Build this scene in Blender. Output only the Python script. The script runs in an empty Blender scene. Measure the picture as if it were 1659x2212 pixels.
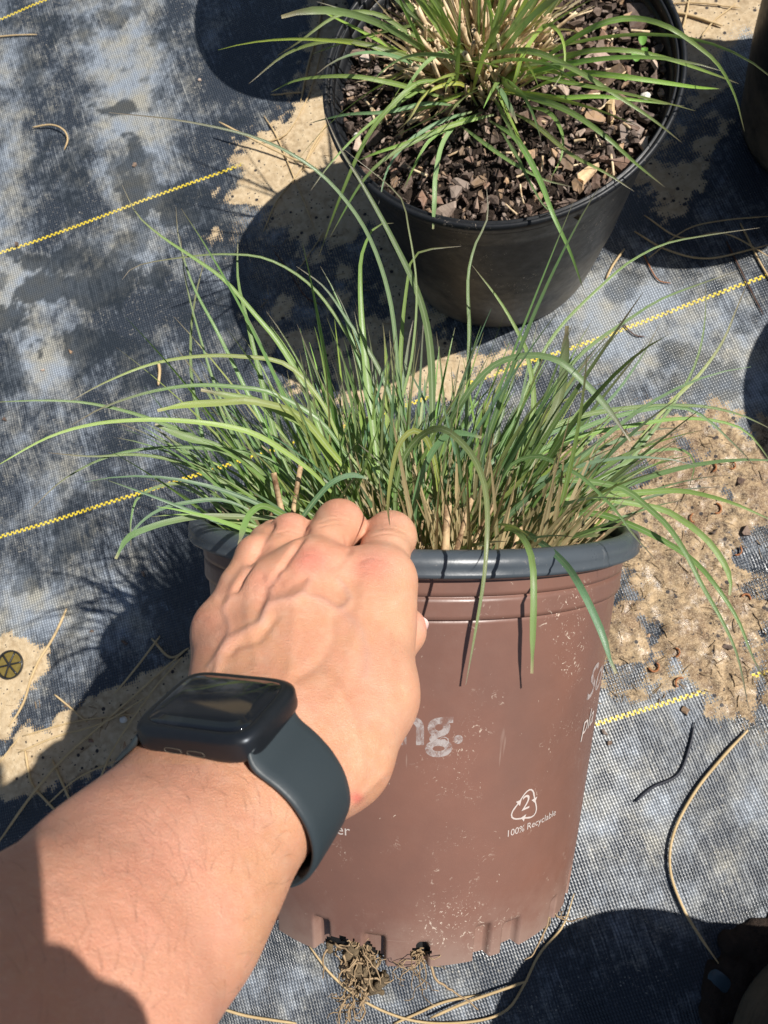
import bpy, math
import numpy as np
from mathutils import Vector, Matrix
R = np.random.default_rng(7)
scene = bpy.context.scene
col = scene.collection
# ------------------------------------------------------------------ camera
F, CX, CY = 1661.0, 829.5, 1106.0            # focal length and centre, in units of a 1659 x 2212 picture
U_ = np.array([-.1492, .2379, 1.0]); U_ /= np.linalg.norm(U_)
X_ = np.cross([0, 1, 0], U_); X_ /= np.linalg.norm(X_)
Y_ = np.cross(U_, X_)
M = np.array([X_, Y_, U_])                   # camera axes -> world axes
CAM = np.array([0, 0, .758])
cam = bpy.data.cameras.new('camera'); camo = bpy.data.objects.new('camera', cam); col.objects.link(camo)
camo.matrix_world = Matrix.Translation(Vector(CAM)) @ Matrix(M.tolist()).to_4x4()
cam.sensor_fit = 'AUTO'; cam.sensor_width = 36; cam.lens = 36 * F / 2212
cam.clip_start = .01; cam.clip_end = 200
cam.dof.use_dof = True; cam.dof.focus_distance = .40; cam.dof.aperture_fstop = 24
scene.camera = camo
def C2W(p):                                   # camera coords (x right, y up, z forward) -> world
    p = np.atleast_2d(np.asarray(p, float)) * [1, 1, -1]
    return p @ M.T + CAM
def W2C(p):
    return ((np.atleast_2d(p) - CAM) @ M) * [1, 1, -1]
def PX(x, y, z):                              # a point seen at (x,y) at distance z -> camera coords
    return np.array([(x - CX) / F * z, (CY - y) / F * z, z])
def W2P(p):
    c = W2C(p); return np.c_[CX + F * c[:, 0] / c[:, 2], CY - F * c[:, 1] / c[:, 2]]
def G(x, y, h=0.0):                           # where the line of sight meets the level h above the ground
    d = C2W(PX(x, y, 1.0))[0] - CAM
    return CAM + d * ((h - CAM[2]) / d[2])
# ------------------------------------------------------------------ light
SUN = np.array([.1612, .0293, .24]); SUN /= np.linalg.norm(SUN)
w = bpy.data.worlds.new('World'); scene.world = w; w.use_nodes = True
nt = w.node_tree
sky = nt.nodes.new('ShaderNodeTexSky'); sky.sky_type = 'NISHITA'; sky.sun_disc = False
sky.sun_elevation = math.asin(SUN[2]); sky.sun_rotation = math.atan2(SUN[0], SUN[1])
nt.links.new(sky.outputs[0], nt.nodes['Background'].inputs[0]); nt.nodes['Background'].inputs[1].default_value = .052
sl = bpy.data.lights.new('sun', 'SUN'); sl.energy = 5.0; sl.angle = math.radians(.53); sl.color = (1, .96, .9)
so = bpy.data.objects.new('sun', sl); col.objects.link(so)
so.rotation_euler = Vector(SUN).to_track_quat('Z', 'Y').to_euler()
scene.view_settings.view_transform = 'Standard'; scene.view_settings.look = 'None'
scene.view_settings.exposure = 0.36; scene.view_settings.gamma = 1
# ------------------------------------------------------------------ helpers
def tag(o, label=None, cat=None, group=None, kind=None):
    if label: o['label'] = label
    if cat: o['category'] = cat
    if group: o['group'] = group
    if kind: o['kind'] = kind
    return o
def mesh(name, V, faces, mat=None, parent=None, smooth=True, cols=None, uv=None):
    me = bpy.data.meshes.new(name)
    me.from_pydata(np.asarray(V, float).tolist(), [], [tuple(int(i) for i in f) for f in faces])
    if mat: me.materials.append(mat)
    if smooth: me.polygons.foreach_set('use_smooth', [True] * len(me.polygons))
    if cols:
        for k, c in cols.items():
            a = me.color_attributes.new(k, 'FLOAT_COLOR', 'POINT')
            c = np.asarray(c, np.float32)
            if c.shape[1] == 3: c = np.c_[c, np.ones(len(c), np.float32)]
            a.data.foreach_set('color', c.ravel())
    if uv is not None:
        l = me.uv_layers.new(name='UVMap')
        idx = np.zeros(len(me.loops), np.int32); me.loops.foreach_get('vertex_index', idx)
        l.data.foreach_set('uv', np.asarray(uv, np.float32)[idx].ravel())
    o = bpy.data.objects.new(name, me); col.objects.link(o)
    if parent: o.parent = parent
    return o
def empty(name, loc=(0, 0, 0)):
    o = bpy.data.objects.new(name, None); o.location = loc; o.empty_display_size = .02
    col.objects.link(o); return o
def keep(o, parent):                          # parent without moving (parents here are only translated)
    o.parent = parent
    o.matrix_parent_inverse = Matrix.Translation(-Vector(parent.location))
class N:                                      # small node helper
    def __init__(s, name):
        s.m = bpy.data.materials.new(name); s.m.use_nodes = True; s.t = s.m.node_tree
        s.b = s.t.nodes['Principled BSDF']
    def n(s, typ, **kw):
        nd = s.t.nodes.new('ShaderNode' + typ)
        for k, v in kw.items(): setattr(nd, k, v)
        return nd
    def put(s, sock, v):
        if v is None: return
        if hasattr(v, 'is_linked') or hasattr(v, 'links'): s.t.links.new(v, sock)
        elif isinstance(v, (tuple, list)) and len(v) == 3 and sock.type == 'RGBA': sock.default_value = (*v, 1)
        else: sock.default_value = v
    def math(s, op, a, b=None, c=None, clamp=False):
        nd = s.n('Math', operation=op, use_clamp=clamp)
        for i, v in enumerate((a, b, c)): s.put(nd.inputs[i], v)
        return nd.outputs[0]
    def mix(s, f, a, b, blend='MIX'):
        nd = s.n('Mix', data_type='RGBA', blend_type=blend)
        s.put(nd.inputs[0], f); s.put(nd.inputs[6], a); s.put(nd.inputs[7], b)
        return nd.outputs[2]
    def noise(s, scale, detail=4, rough=.55, vec=None, dist=0):
        nd = s.n('TexNoise'); nd.inputs['Scale'].default_value = scale; nd.inputs['Detail'].default_value = detail
        nd.inputs['Roughness'].default_value = rough; nd.inputs['Distortion'].default_value = dist
        if vec: s.t.links.new(vec, nd.inputs['Vector'])
        return nd.outputs[0]
    def vor(s, scale, vec=None, feature='F1', out=0):
        nd = s.n('TexVoronoi', feature=feature); nd.inputs['Scale'].default_value = scale
        if vec: s.t.links.new(vec, nd.inputs['Vector'])
        return nd.outputs[out]
    def obj(s): return s.n('TexCoord').outputs['Object']
    def ramp(s, f, a, b, ca=0.0, cb=1.0):
        nd = s.n('MapRange', clamp=True); s.put(nd.inputs[0], f)
        for i, v in zip((1, 2, 3, 4), (a, b, ca, cb)): s.put(nd.inputs[i], v)
        return nd.outputs[0]
    def attr(s, name):
        nd = s.n('Attribute'); nd.attribute_name = name; return nd
    def scale(s, vec, xyz):
        nd = s.n('Mapping'); s.t.links.new(vec, nd.inputs[0]); nd.inputs['Scale'].default_value = xyz; return nd.outputs[0]
    def bump(s, h, strength=.5, dist=.001, normal=None):
        nd = s.n('Bump'); nd.inputs['Strength'].default_value = strength; nd.inputs['Distance'].default_value = dist
        s.put(nd.inputs['Height'], h)
        if normal: s.t.links.new(normal, nd.inputs['Normal'])
        return nd.outputs[0]
    def out(s, color=None, rough=None, normal=None, spec=None, **kw):
        s.put(s.b.inputs['Base Color'], color); s.put(s.b.inputs['Roughness'], rough)
        if normal: s.t.links.new(normal, s.b.inputs['Normal'])
        if spec is not None: s.put(s.b.inputs['Specular IOR Level'], spec)
        for k, v in kw.items(): s.put(s.b.inputs[k.replace('_', ' ')], v)
        return s.m
def sm(t): t = np.clip(t, 0, 1); return t * t * (3 - 2 * t)
def fbm(x, y, scale, seed=0, octv=5, gain=.55):  # value noise of world position
    r = np.random.default_rng(seed); tot = 0; amp = 1; res = np.zeros(np.shape(x))
    for o in range(octv):
        T = r.random((128, 128)); s = scale * 2 ** o
        u = x * s + 40.3; v = y * s + 17.7
        i = np.floor(u).astype(int); j = np.floor(v).astype(int); fu = sm(u - i); fv = sm(v - j)
        i0, i1, j0, j1 = i % 128, (i + 1) % 128, j % 128, (j + 1) % 128
        res += amp * ((T[i0, j0] * (1 - fu) + T[i1, j0] * fu) * (1 - fv) + (T[i0, j1] * (1 - fu) + T[i1, j1] * fu) * fv)
        tot += amp; amp *= gain
    return res / tot
def poly_sd(P, poly):                         # signed distance to a polygon, negative inside (picture units)
    poly = np.asarray(poly, float); d = np.full(len(P), 1e9); ins = np.zeros(len(P), bool)
    for a, b in zip(poly, np.roll(poly, -1, 0)):
        e = b - a; v = P - a; t = np.clip((v @ e) / (e @ e), 0, 1)
        d = np.minimum(d, np.hypot(*(v - t[:, None] * e).T))
        c = ((a[1] > P[:, 1]) != (b[1] > P[:, 1])) & (P[:, 0] < (b[0] - a[0]) * (P[:, 1] - a[1]) / (b[1] - a[1] + 1e-12) + a[0])
        ins ^= c
    return np.where(ins, -d, d)
def line_d(P, pts):                           # distance to a polyline
    pts = np.asarray(pts, float); d = np.full(len(P), 1e9)
    for a, b in zip(pts[:-1], pts[1:]):
        e = b - a; v = P - a; t = np.clip((v @ e) / (e @ e), 0, 1)
        d = np.minimum(d, np.sqrt(((v - t[:, None] * e) ** 2).sum(1)))
    return d
def spline(pts, n):                           # Catmull-Rom through points, n samples by arc length
    P = np.asarray(pts, float)
    if len(P) < 3: P = np.array([P[0], (P[0] + P[1]) / 2, P[1]])
    Q = np.vstack([2 * P[0] - P[1], P, 2 * P[-1] - P[-2]]); out = []
    for i in range(1, len(Q) - 2):
        t = np.linspace(0, 1, 12, endpoint=False)[:, None]
        a, b, c, d = Q[i - 1], Q[i], Q[i + 1], Q[i + 2]
        out.append(.5 * (2 * b + (c - a) * t + (2 * a - 5 * b + 4 * c - d) * t ** 2 + (3 * b - a - 3 * c + d) * t ** 3))
    out = np.vstack(out + [P[-1:]])
    s = np.r_[0, np.cumsum(np.linalg.norm(np.diff(out, axis=0), axis=1))]
    u = np.linspace(0, s[-1], n)
    return np.c_[[np.interp(u, s, out[:, k]) for k in range(out.shape[1])]].T
def tube(pts, rad, sides=6):                  # vertices and faces of a tapered tube
    P = np.asarray(pts, float); n = len(P); rad = np.broadcast_to(rad, n)
    T = np.gradient(P, axis=0); T /= np.linalg.norm(T, axis=1)[:, None] + 1e-12
    ref = np.array([.31, .42, .85]); V = []
    for p, t, r in zip(P, T, rad):
        a = np.cross(t, ref); a /= np.linalg.norm(a) + 1e-9; b = np.cross(t, a)
        for k in range(sides):
            th = 2 * math.pi * k / sides; V.append(p + r * (math.cos(th) * a + math.sin(th) * b))
    Fc = [(i * sides + k, i * sides + (k + 1) % sides, (i + 1) * sides + (k + 1) % sides, (i + 1) * sides + k) for i in range(n - 1) for k in range(sides)]
    Fc += [tuple(range(sides))[::-1], tuple((n - 1) * sides + k for k in range(sides))]
    return np.array(V), Fc
def join(parts):
    V = []; Fc = []; o = 0
    for v, f in parts:
        V.append(v); Fc += [tuple(i + o for i in q) for q in f]; o += len(v)
    return np.vstack(V), Fc
# ------------------------------------------------------------------ ground: woven landscape fabric with sand washed over it
SAND = [  # outlines in picture units: (polygon, edge softness, roughness of the surface)
    ([(505, 345), (590, 262), (640, 215), (700, 190), (760, 150), (900, 250), (960, 500), (960, 740), (1110, 755), (1080, 810), (960, 860), (760, 880), (640, 820), (560, 700), (520, 600), (495, 500), (500, 420)], 44, .25),
    ([(1250, 960), (1330, 900), (1450, 880), (1560, 900), (1700, 930), (1800, 1300), (1760, 1560), (1640, 1600), (1560, 1530), (1470, 1490), (1380, 1495), (1300, 1475), (1180, 1400), (1100, 1200), (1150, 1000)], 46, 1.0),
    ([(-60, 1690), (-10, 1655), (30, 1590), (130, 1545), (250, 1500), (330, 1455), (430, 1395), (520, 1420), (520, 1530), (400, 1600), (250, 1660), (110, 1705), (0, 1730), (-60, 1760)], 22, .3),
    ([(-60, 1370), (20, 1365), (90, 1390), (108, 1440), (85, 1490), (40, 1520), (20, 1600), (-60, 1600)], 18, .2),
    ([(1370, 330), (1420, 200), (1450, 60), (1480, -60), (1700, -60), (1640, 60), (1560, 120), (1560, 300), (1520, 400), (1430, 450), (1390, 420)], 40, .4),
    ([(690, -60), (760, -60), (720, 100), (690, 190), (640, 215), (610, 215), (660, 130)], 30, .3)]
DUST_SHEEN = [  # pale dried residue with sun and sky sheen painted in: x, y, rx, ry, strength
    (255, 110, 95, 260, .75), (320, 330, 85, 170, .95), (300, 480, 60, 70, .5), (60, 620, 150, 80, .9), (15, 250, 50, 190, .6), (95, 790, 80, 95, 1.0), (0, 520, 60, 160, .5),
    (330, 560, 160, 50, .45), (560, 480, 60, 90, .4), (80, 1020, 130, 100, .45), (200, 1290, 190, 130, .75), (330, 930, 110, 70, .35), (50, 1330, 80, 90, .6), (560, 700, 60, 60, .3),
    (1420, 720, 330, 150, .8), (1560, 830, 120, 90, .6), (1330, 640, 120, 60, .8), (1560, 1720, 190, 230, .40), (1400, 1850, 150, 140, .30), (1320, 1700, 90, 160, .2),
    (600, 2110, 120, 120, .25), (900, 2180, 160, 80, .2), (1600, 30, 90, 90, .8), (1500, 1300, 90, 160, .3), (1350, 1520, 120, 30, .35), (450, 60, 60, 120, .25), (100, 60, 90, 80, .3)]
WET = [(292, 430, 26, 60), (262, 235, 40, 14), (150, 625, 95, 30), (60, 560, 40, 20), (240, 620, 60, 50), (380, 430, 45, 45), (350, 590, 22, 45), (390, 1270, 60, 120), (480, 1350, 90, 160), (170, 735, 60, 30), (290, 330, 30, 45), (20, 690, 60, 25), (130, 560, 50, 30), (1180, 1560, 60, 40)]
g = 1.25; ng = 500
ax = np.r_[[-30, -12, -5, -2.4, -1.5], np.linspace(-.85, .55, ng), [1.0, 2, 4, 12, 30]]
ay = np.r_[[-30, -12, -5, -2.4, -1], np.linspace(-.42, 1.0, ng), [1.5, 2.4, 5, 12, 30]]
gx, gy = np.meshgrid(ax, ay, indexing='ij'); nx, ny = gx.shape
V = np.c_[gx.ravel(), gy.ravel(), np.zeros(gx.size)]
near = (np.abs(V[:, 0] + .15) < .8) & (np.abs(V[:, 1] - .3) < .8)
PP = np.full((len(V), 2), -9999.0); PP[near] = W2P(V[near])
x, y = V[:, 0], V[:, 1]
n1 = fbm(x, y, 9, 1); n2 = fbm(x, y, 40, 2); n3 = fbm(x, y, 130, 3, 3)
sand = np.zeros(len(V)); roughs = np.zeros(len(V))
for poly, soft, rg in SAND:
    d = poly_sd(PP, poly) + (n2 - .5) * soft * 3 + (n3 - .5) * soft * 1.5
    m = np.clip(.5 - d / soft, 0, 1); sand = np.maximum(sand, m); roughs = np.maximum(roughs, m * rg)
far = ~near
sand[far] = np.clip((n1[far] - .62) * 12, 0, 1)
holes = np.clip((fbm(x, y, 24, 11) - .60) * 14, 0, 1) * roughs; h2 = np.clip((fbm(x, y, 15, 51) - .57) * 12, 0, 1) * ((PP[:, 1] > 440) | (PP[:, 0] > 1100)) * (PP[:, 1] < 1300); sand = sand * (1 - .85 * holes) * (1 - .75 * h2)
dust_sheen = np.zeros(len(V))
for (a, b, ra, rb, s) in DUST_SHEEN:
    dust_sheen += s * np.exp(-((PP[:, 0] - a) / ra) ** 2 - ((PP[:, 1] - b) / rb) ** 2)
dust_sheen = dust_sheen * (.30 + 1.0 * n1) + (n2 - .5) * 1.0 + .17; dust_sheen[far] = (n1[far] - .4) * 2
dust_sheen = np.clip(dust_sheen, 0, 1)
wet = np.zeros(len(V))
for (a, b, ra, rb) in WET:
    q = 1.15 - np.hypot((PP[:, 0] - a) / ra, (PP[:, 1] - b) / rb) + (n2 - .5) * 3.0 + (n3 - .5) * .8
    wet = np.maximum(wet, np.clip(q * 4, 0, 1))
wet = np.maximum(wet, np.clip((fbm(x, y, 22, 5) - .63) * 20, 0, 1) * .7); wet[far] = 0
V[:, 2] = (fbm(x, y, 3.2, 6, 3) - .5) * .010 + (fbm(x, y, 11, 8, 2) - .5) * .003 + sand * .0015 + roughs * ((n2 - .5) * .006 + (n3 - .5) * .0050)
V[:, 2] -= .002; V[far, 2] = np.minimum(V[far, 2], -.002)
def H(px, py):
    i = np.clip(np.searchsorted(ax, px), 1, nx - 1); j = np.clip(np.searchsorted(ay, py), 1, ny - 1)
    return V[i * ny + j, 2]
# fabric coordinates: u along the yellow threads, v across them, bent to follow the wrinkled cloth
ctl = [((0, 555), 2), ((530, 345), 2), ((0, 1195), 1), ((370, 1050), 1), ((1200, 740), 1), ((1659, 575), 1), ((1290, 1560), 0), ((1550, 1500), 0), ((1900, 1400), 0), ((0, 22), 3), ((90, -8), 3), ((700, -240), 3), ((180, 484), 2), ((0, 1870), 0), ((1050, 795), 1)]
A = []; bb = []
for (q, k) in ctl:
    p = G(*q); A.append([1, p[0], p[1], p[0] ** 2, p[0] * p[1], p[1] ** 2]); bb.append(k * .355)
reg = np.diag([0, 0, 0, .02, .02, .02]); reg = reg[3:]
cf = np.linalg.lstsq(np.vstack([A, reg]), np.r_[bb, 0, 0, 0], rcond=None)[0]
xc, yc = np.clip(x, -.9, .6), np.clip(y, -.5, 1.1)
vv = cf[0] + cf[1] * x + cf[2] * y + cf[3] * xc ** 2 + cf[4] * xc * yc + cf[5] * yc ** 2 + (n1 - .5) * .003
uu = (n3 - .5) * .0012 + x * math.cos(.36) + y * math.sin(.36) + (fbm(x, y, 6, 21, 3) - .5) * .012
gi = np.arange(nx * ny).reshape(nx, ny)
fc = np.c_[gi[:-1, :-1].ravel(), gi[1:, :-1].ravel(), gi[1:, 1:].ravel(), gi[:-1, 1:].ravel()]
m = N('woven_fabric_and_sand')
uvn = m.n('UVMap').outputs[0]; sep = m.n('SeparateXYZ'); m.t.links.new(uvn, sep.inputs[0]); u, v = sep.outputs[0], sep.outputs[1]
at = m.attr('ground_mix'); sc = m.n('SeparateColor'); m.t.links.new(at.outputs['Color'], sc.inputs[0]); aD, aS, aW = sc.outputs
ob = m.obj(); fine = m.noise(900, 3, vec=ob); mid = m.noise(160, 4, vec=ob); big = m.noise(28, 4, vec=ob)
pu, pv = .0027, .0029
w1 = m.math('SINE', m.math('MULTIPLY', u, 2 * math.pi / pu)); w2 = m.math('SINE', m.math('MULTIPLY', v, 2 * math.pi / pv))
wv = m.math('MULTIPLY_ADD', m.math('MULTIPLY', w1, w2), .25, .5)          # over-under of the plain weave
rib = m.math('ABSOLUTE', m.math('SINE', m.math('MULTIPLY', u, math.pi / pu)))
tops = m.math('MULTIPLY', rib, m.math('MULTIPLY_ADD', w2, .30, .70))
sv_ = m.n('CombineXYZ'); m.put(sv_.inputs[0], m.math('MULTIPLY', u, 420.0)); m.put(sv_.inputs[1], m.math('MULTIPLY', v, 22.0)); streak = m.noise(1.0, 3, .6, vec=sv_.outputs[0])
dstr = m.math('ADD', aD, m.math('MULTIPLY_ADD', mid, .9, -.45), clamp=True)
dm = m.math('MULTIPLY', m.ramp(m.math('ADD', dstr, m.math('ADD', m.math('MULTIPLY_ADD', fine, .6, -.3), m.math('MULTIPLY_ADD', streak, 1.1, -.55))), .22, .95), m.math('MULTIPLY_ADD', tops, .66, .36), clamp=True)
dcol = m.mix(m.ramp(big, .40, .66), (.36, .405, .46), (.44, .42, .35))  # bluish tone paints glare sheen into the colour of the dusty cloth
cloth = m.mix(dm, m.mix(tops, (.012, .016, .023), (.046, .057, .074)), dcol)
cloth = m.mix(m.math('MULTIPLY', m.ramp(m.noise(480, 3, .6, vec=ob), .62, .70), m.ramp(big, .40, .62, .1, .75)), cloth, (.50, .46, .38))
cloth = m.mix(m.math('MULTIPLY', aW, .8), cloth, (.020, .025, .03))
# yellow marker threads: two rows of short dashes
kv = m.math('DIVIDE', v, .355); dv = m.math('MULTIPLY', m.math('SUBTRACT', kv, m.math('ROUND', kv)), .355)
sgn = m.math('SIGN', dv)
dash = m.math('SINE', m.math('ADD', m.math('MULTIPLY', u, 2 * math.pi / .0056), m.math('MULTIPLY', sgn, 1.5708)))
ym = m.math('MULTIPLY', m.math('LESS_THAN', m.math('ABSOLUTE', dv), .0021), m.ramp(dash, -.45, .1))
ym = m.math('MULTIPLY', ym, m.ramp(mid, .3, .42, .55, 1.0))
cloth = m.mix(ym, cloth, m.mix(dm, (.74, .56, .035), (.72, .58, .16)))
stone = m.vor(210, ob); stone2 = m.vor(85, ob)
sc1 = m.mix(m.ramp(big, .35, .65), (.49, .365, .215), (.34, .245, .140)); sc1 = m.mix(m.ramp(mid, .35, .7), sc1, (.57, .45, .29))
rough_at = at.outputs['Alpha']
sc2 = m.mix(m.ramp(m.noise(110, 8, .8, vec=ob), .40, .60), (.060, .036, .020), (.47, .33, .185)); sc2 = m.mix(m.ramp(m.noise(19, 4, .6, vec=ob), .46, .62, 0, .75), sc2, (.17, .10, .055)); sc2 = m.mix(m.ramp(fine, .5, .75), sc2, (.58, .45, .28))
scol = m.mix(m.ramp(rough_at, .35, .8), sc1, sc2)
spk = m.math('MULTIPLY', m.math('LESS_THAN', stone, .21), m.math('GREATER_THAN', mid, .53))
spk2 = m.math('MULTIPLY', m.math('LESS_THAN', stone2, .17), m.math('GREATER_THAN', big, .5))
scol = m.mix(m.math('MAXIMUM', spk, spk2), scol, (.035, .028, .026))
sf = m.ramp(m.math('ADD', m.math('ADD', aS, m.math('MULTIPLY_ADD', m.noise(260, 5, .7, vec=ob), .9, -.45)), m.math('MULTIPLY_ADD', tops, -.45, .25)), .36, .60)
c = m.mix(sf, cloth, scol)
hgt = m.math('ADD', m.math('MULTIPLY', m.math('SUBTRACT', 1.0, sf), m.math('ADD', wv, tops)), m.math('MULTIPLY', sf, m.math('ADD', m.math('MULTIPLY', mid, 2.2), m.math('MULTIPLY', fine, .8))))
bp = m.bump(hgt, .7, .0007)
ro = m.mix(sf, m.mix(aW, (.38, .38, .38), (.20, .20, .20)), m.mix(m.ramp(rough_at, .4, .9), (.8, .8, .8), m.mix(m.ramp(m.noise(60, 4, .7, vec=ob), .38, .50), (.26, .26, .26), (.8, .8, .8))))
ground_mat = m.out(c, ro, bp, .5)
ground = mesh('ground', V, fc, ground_mat, uv=np.c_[uu, vv], cols={'ground_mix': np.c_[dust_sheen, sand, wet, roughs]})
tag(ground, kind='structure')
# ------------------------------------------------------------------ plastics
def plastic(name, base, dirt, rough=.35, dirt_h=None, scratch=.5, dirt_amt=.5, light=None, spec=.5):
    m = N(name); ob = m.obj(); n_ = m.noise(14, 5, vec=ob); f = m.noise(120, 5, .65, vec=ob)
    c = m.mix(m.ramp(n_, .35, .7), base, light or tuple(x * 1.35 for x in base))
    s1 = m.noise(90, 3, .6, vec=m.scale(ob, (1, 1, .12)), dist=.6); s2 = m.noise(70, 4, .6, vec=m.scale(ob, (.15, .15, 1.6)), dist=.9)
    sc_ = m.math('MAXIMUM', m.ramp(s1, .70, .76), m.ramp(s2, .70, .75))
    fl = m.math('MAXIMUM', m.ramp(m.noise(330, 3, .6, vec=m.scale(ob, (1, 1, .7)), dist=1.5), .72, .75), m.math('MULTIPLY', m.ramp(m.noise(190, 5, .7, vec=ob, dist=2.5), .60, .64), m.ramp(m.noise(26, 3, vec=ob), .52, .66)))
    c = m.mix(m.math('MULTIPLY', sc_, scratch), c, dirt)
    c = m.mix(m.math('MULTIPLY', fl, min(1, scratch * 1.6)), c, (.62, .52, .42))
    if dirt_h:
        z = m.n('SeparateXYZ'); m.t.links.new(ob, z.inputs[0])
        hz = m.ramp(z.outputs[2], 0, dirt_h, 1, 0)
        dd = m.math('MULTIPLY', m.ramp(m.math('ADD', m.noise(22, 6, .7, vec=ob), m.math('MULTIPLY', hz, .35)), .58, .85), hz)
        c = m.mix(m.math('MULTIPLY', dd, dirt_amt), c, dirt)
    b = m.bump(m.math('ADD', f, m.math('MULTIPLY', sc_, -.4)), .12, .001)
    return m.out(c, m.ramp(f, .3, .7, rough - .06, rough + .12), b, spec)
M_black = plastic('black_pot_plastic', (.009, .010, .012), (.17, .145, .11), .42, .20, .45, .9, None, .35)
M_rim = plastic('blue_grey_rim_plastic', (.050, .060, .070), (.22, .22, .22), .30, None, .25)
M_brown = plastic('brown_pot_plastic', (.155, .080, .060), (.42, .33, .27), .36, .05, .55, .3, (.20, .096, .068))
M_inside = plastic('dark_inner_plastic', (.016, .017, .018), (.1, .09, .08), .45, None, .1)
def lathe(prof, segs=256, fn=None):
    pr = np.asarray(prof, float); n = len(pr); th = np.linspace(0, 2 * math.pi, segs, endpoint=False)
    V = np.zeros((n, segs, 3)); V[:, :, 0] = pr[:, :1] * np.sin(th); V[:, :, 1] = -pr[:, :1] * np.cos(th); V[:, :, 2] = pr[:, 1:]
    if fn: V = fn(V, pr, th)
    i = np.arange(n - 1)[:, None]; k = np.arange(segs)[None]; k2 = (k + 1) % segs
    f = np.stack([i * segs + k, i * segs + k2, (i + 1) * segs + k2, (i + 1) * segs + k], -1).reshape(-1, 4)
    return V.reshape(-1, 3), f
def dens(pts, step=.004):                     # subdivide a profile
    out = [pts[0]]
    for a, b in zip(pts[:-1], pts[1:]):
        k = max(1, int(math.hypot(b[0] - a[0], b[1] - a[1]) / step))
        out += [(a[0] + (b[0] - a[0]) * j / k, a[1] + (b[1] - a[1]) * j / k) for j in range(1, k + 1)]
    return out
# black grower pots standing on the fabric
def black_body():
    pr = [(0, .006), (.099, .006), (.100, .001), (.104, .001), (.105, .006), (.118, .085), (.1315, .2075), (.1335, .2085), (.1345, .220), (.1372, .2215), (.1378, .2285), (.1345, .2285), (.1325, .2215), (.1318, .2190), (.1305, .2185), (.1290, .2045), (.1268, .2035), (.1150, .10), (.1025, .012), (0, .011)]
    wob = lambda V, p, th: V * np.array([1, 1, 1]) + 0
    return lathe(dens(pr, .012), 200)
def black_rim():
    return lathe([(.1362, .2275), (.1395, .2280), (.1398, .2325), (.1408, .2330), (.1425, .2338), (.1428, .2385), (.1418, .2402), (.1400, .2408), (.1388, .2398), (.1383, .2368), (.1374, .2362), (.1366, .2385), (.1352, .2382), (.1346, .2340), (.1345, .2280), (.1362, .2275)], 240)
bbv, bbf = black_body(); brv, brf = black_rim()
def nursery_pot(loc, label, first=None):
    r = empty('nursery_pot', loc); tag(r, label, 'plant pot', 'round black nursery pots standing on the fabric')
    if first is None:
        mesh('pot_body', bbv, bbf, M_black, r); mesh('pot_rim', brv, brf, M_black, r)
    else:
        for ch in first.children:
            c_ = ch.copy(); col.objects.link(c_); c_.parent = r
    return r
pot1 = nursery_pot((0, .483, 0), 'round black nursery pot full of grass and bark, behind the brown pot')
nursery_pot((.362, .612, 0), 'black nursery pot cut by the top right edge, mostly in shade', pot1).rotation_euler.z = 1.9
nursery_pot((-.077, .856, 0), 'black pot beyond the top edge whose shadow falls on the fabric', pot1).rotation_euler.z = .7
nursery_pot((.5455, .321, 0), 'black pot past the right edge, its round shadow reaching in', pot1).rotation_euler.z = 3.3
nursery_pot((.292, -.291, 0), 'black pot in deep shade at the bottom right corner', pot1).rotation_euler.z = 4.0
nursery_pot((.62, -.22, 0), 'black pot off the lower right, shading the corner fabric', pot1).rotation_euler.z = 5.0
# ------------------------------------------------------------------ the tilted brown pot in the hand
PC = np.array([.0176, -.0032, .4775]); PU = np.array([.024, 1, -.118]); PU /= np.linalg.norm(PU); PH = .221
PO = PC - PU * PH
wz = C2W(PO + PU)[0] - C2W(PO)[0]; wx = C2W(PO + np.array([1, 0, 0]))[0] - C2W(PO)[0]
wx -= wz * (wx @ wz); wx /= np.linalg.norm(wx); wy = np.cross(wz, wx)       # local -y faces the camera
PM = Matrix(np.array([wx, wy, wz]).T.tolist()).to_4x4(); PM.translation = Vector(C2W(PO)[0])
PMn = np.array(PM)
def L2W(p): p = np.atleast_2d(p); return p @ PMn[:3, :3].T + PMn[:3, 3]
def W2L(p): return (np.atleast_2d(p) - PMn[:3, 3]) @ PMn[:3, :3]
bpot = empty('grower_pot'); bpot.matrix_world = PM
tag(bpot, 'brown plastic grower pot with a slate rim, tilted in the hand', 'plant pot')
outer = dens([(.1065, 0), (.1068, .004), (.1095, .030), (.1235, .1876), (.1229, .1880), (.1256, .1886), (.1259, .1988), (.1249, .1992), (.1249, .1998), (.1263, .2002), (.1270, .2115)], .0018)
def notch(V, pr, th):
    h = V[:, :, 2]; a = np.degrees(th)[None]
    for k in range(24):
        c0 = k * 15 + 4 + 3 * math.sin(k * 2.3); wdt = 1.1 + .7 * ((k * 7) % 3)
        da = (a - c0 + 180) % 360 - 180
        m_ = sm((wdt + .9 - np.abs(da)) / .9) * sm((.0150 + .003 * ((k * 5) % 3) - h) / .0035)
        V = V * np.stack([1 - .045 * m_, 1 - .045 * m_, np.ones_like(m_)], -1)
        lift = m_ * (.0004 + .0004 * (k % 3)) * np.clip(1 - h / .01, 0, 1)
        V[:, :, 2] += lift
    V[:, :, 0] *= 1 + .002 * np.sin(3 * th + .7); V[:, :, 1] *= 1 + .002 * np.cos(2 * th)
    return V
bv, bf = lathe(outer, 720, notch)
hole = [(-17.5, .002, 8.0, .0105), (-11, .000, 4.0, .006), (3.5, .0080, 2.9, .0052)]
ctr = bv[bf].mean(1); ang = np.degrees(np.arctan2(ctr[:, 0], -ctr[:, 1])); hh = ctr[:, 2]
kill = np.zeros(len(bf), bool)
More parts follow.
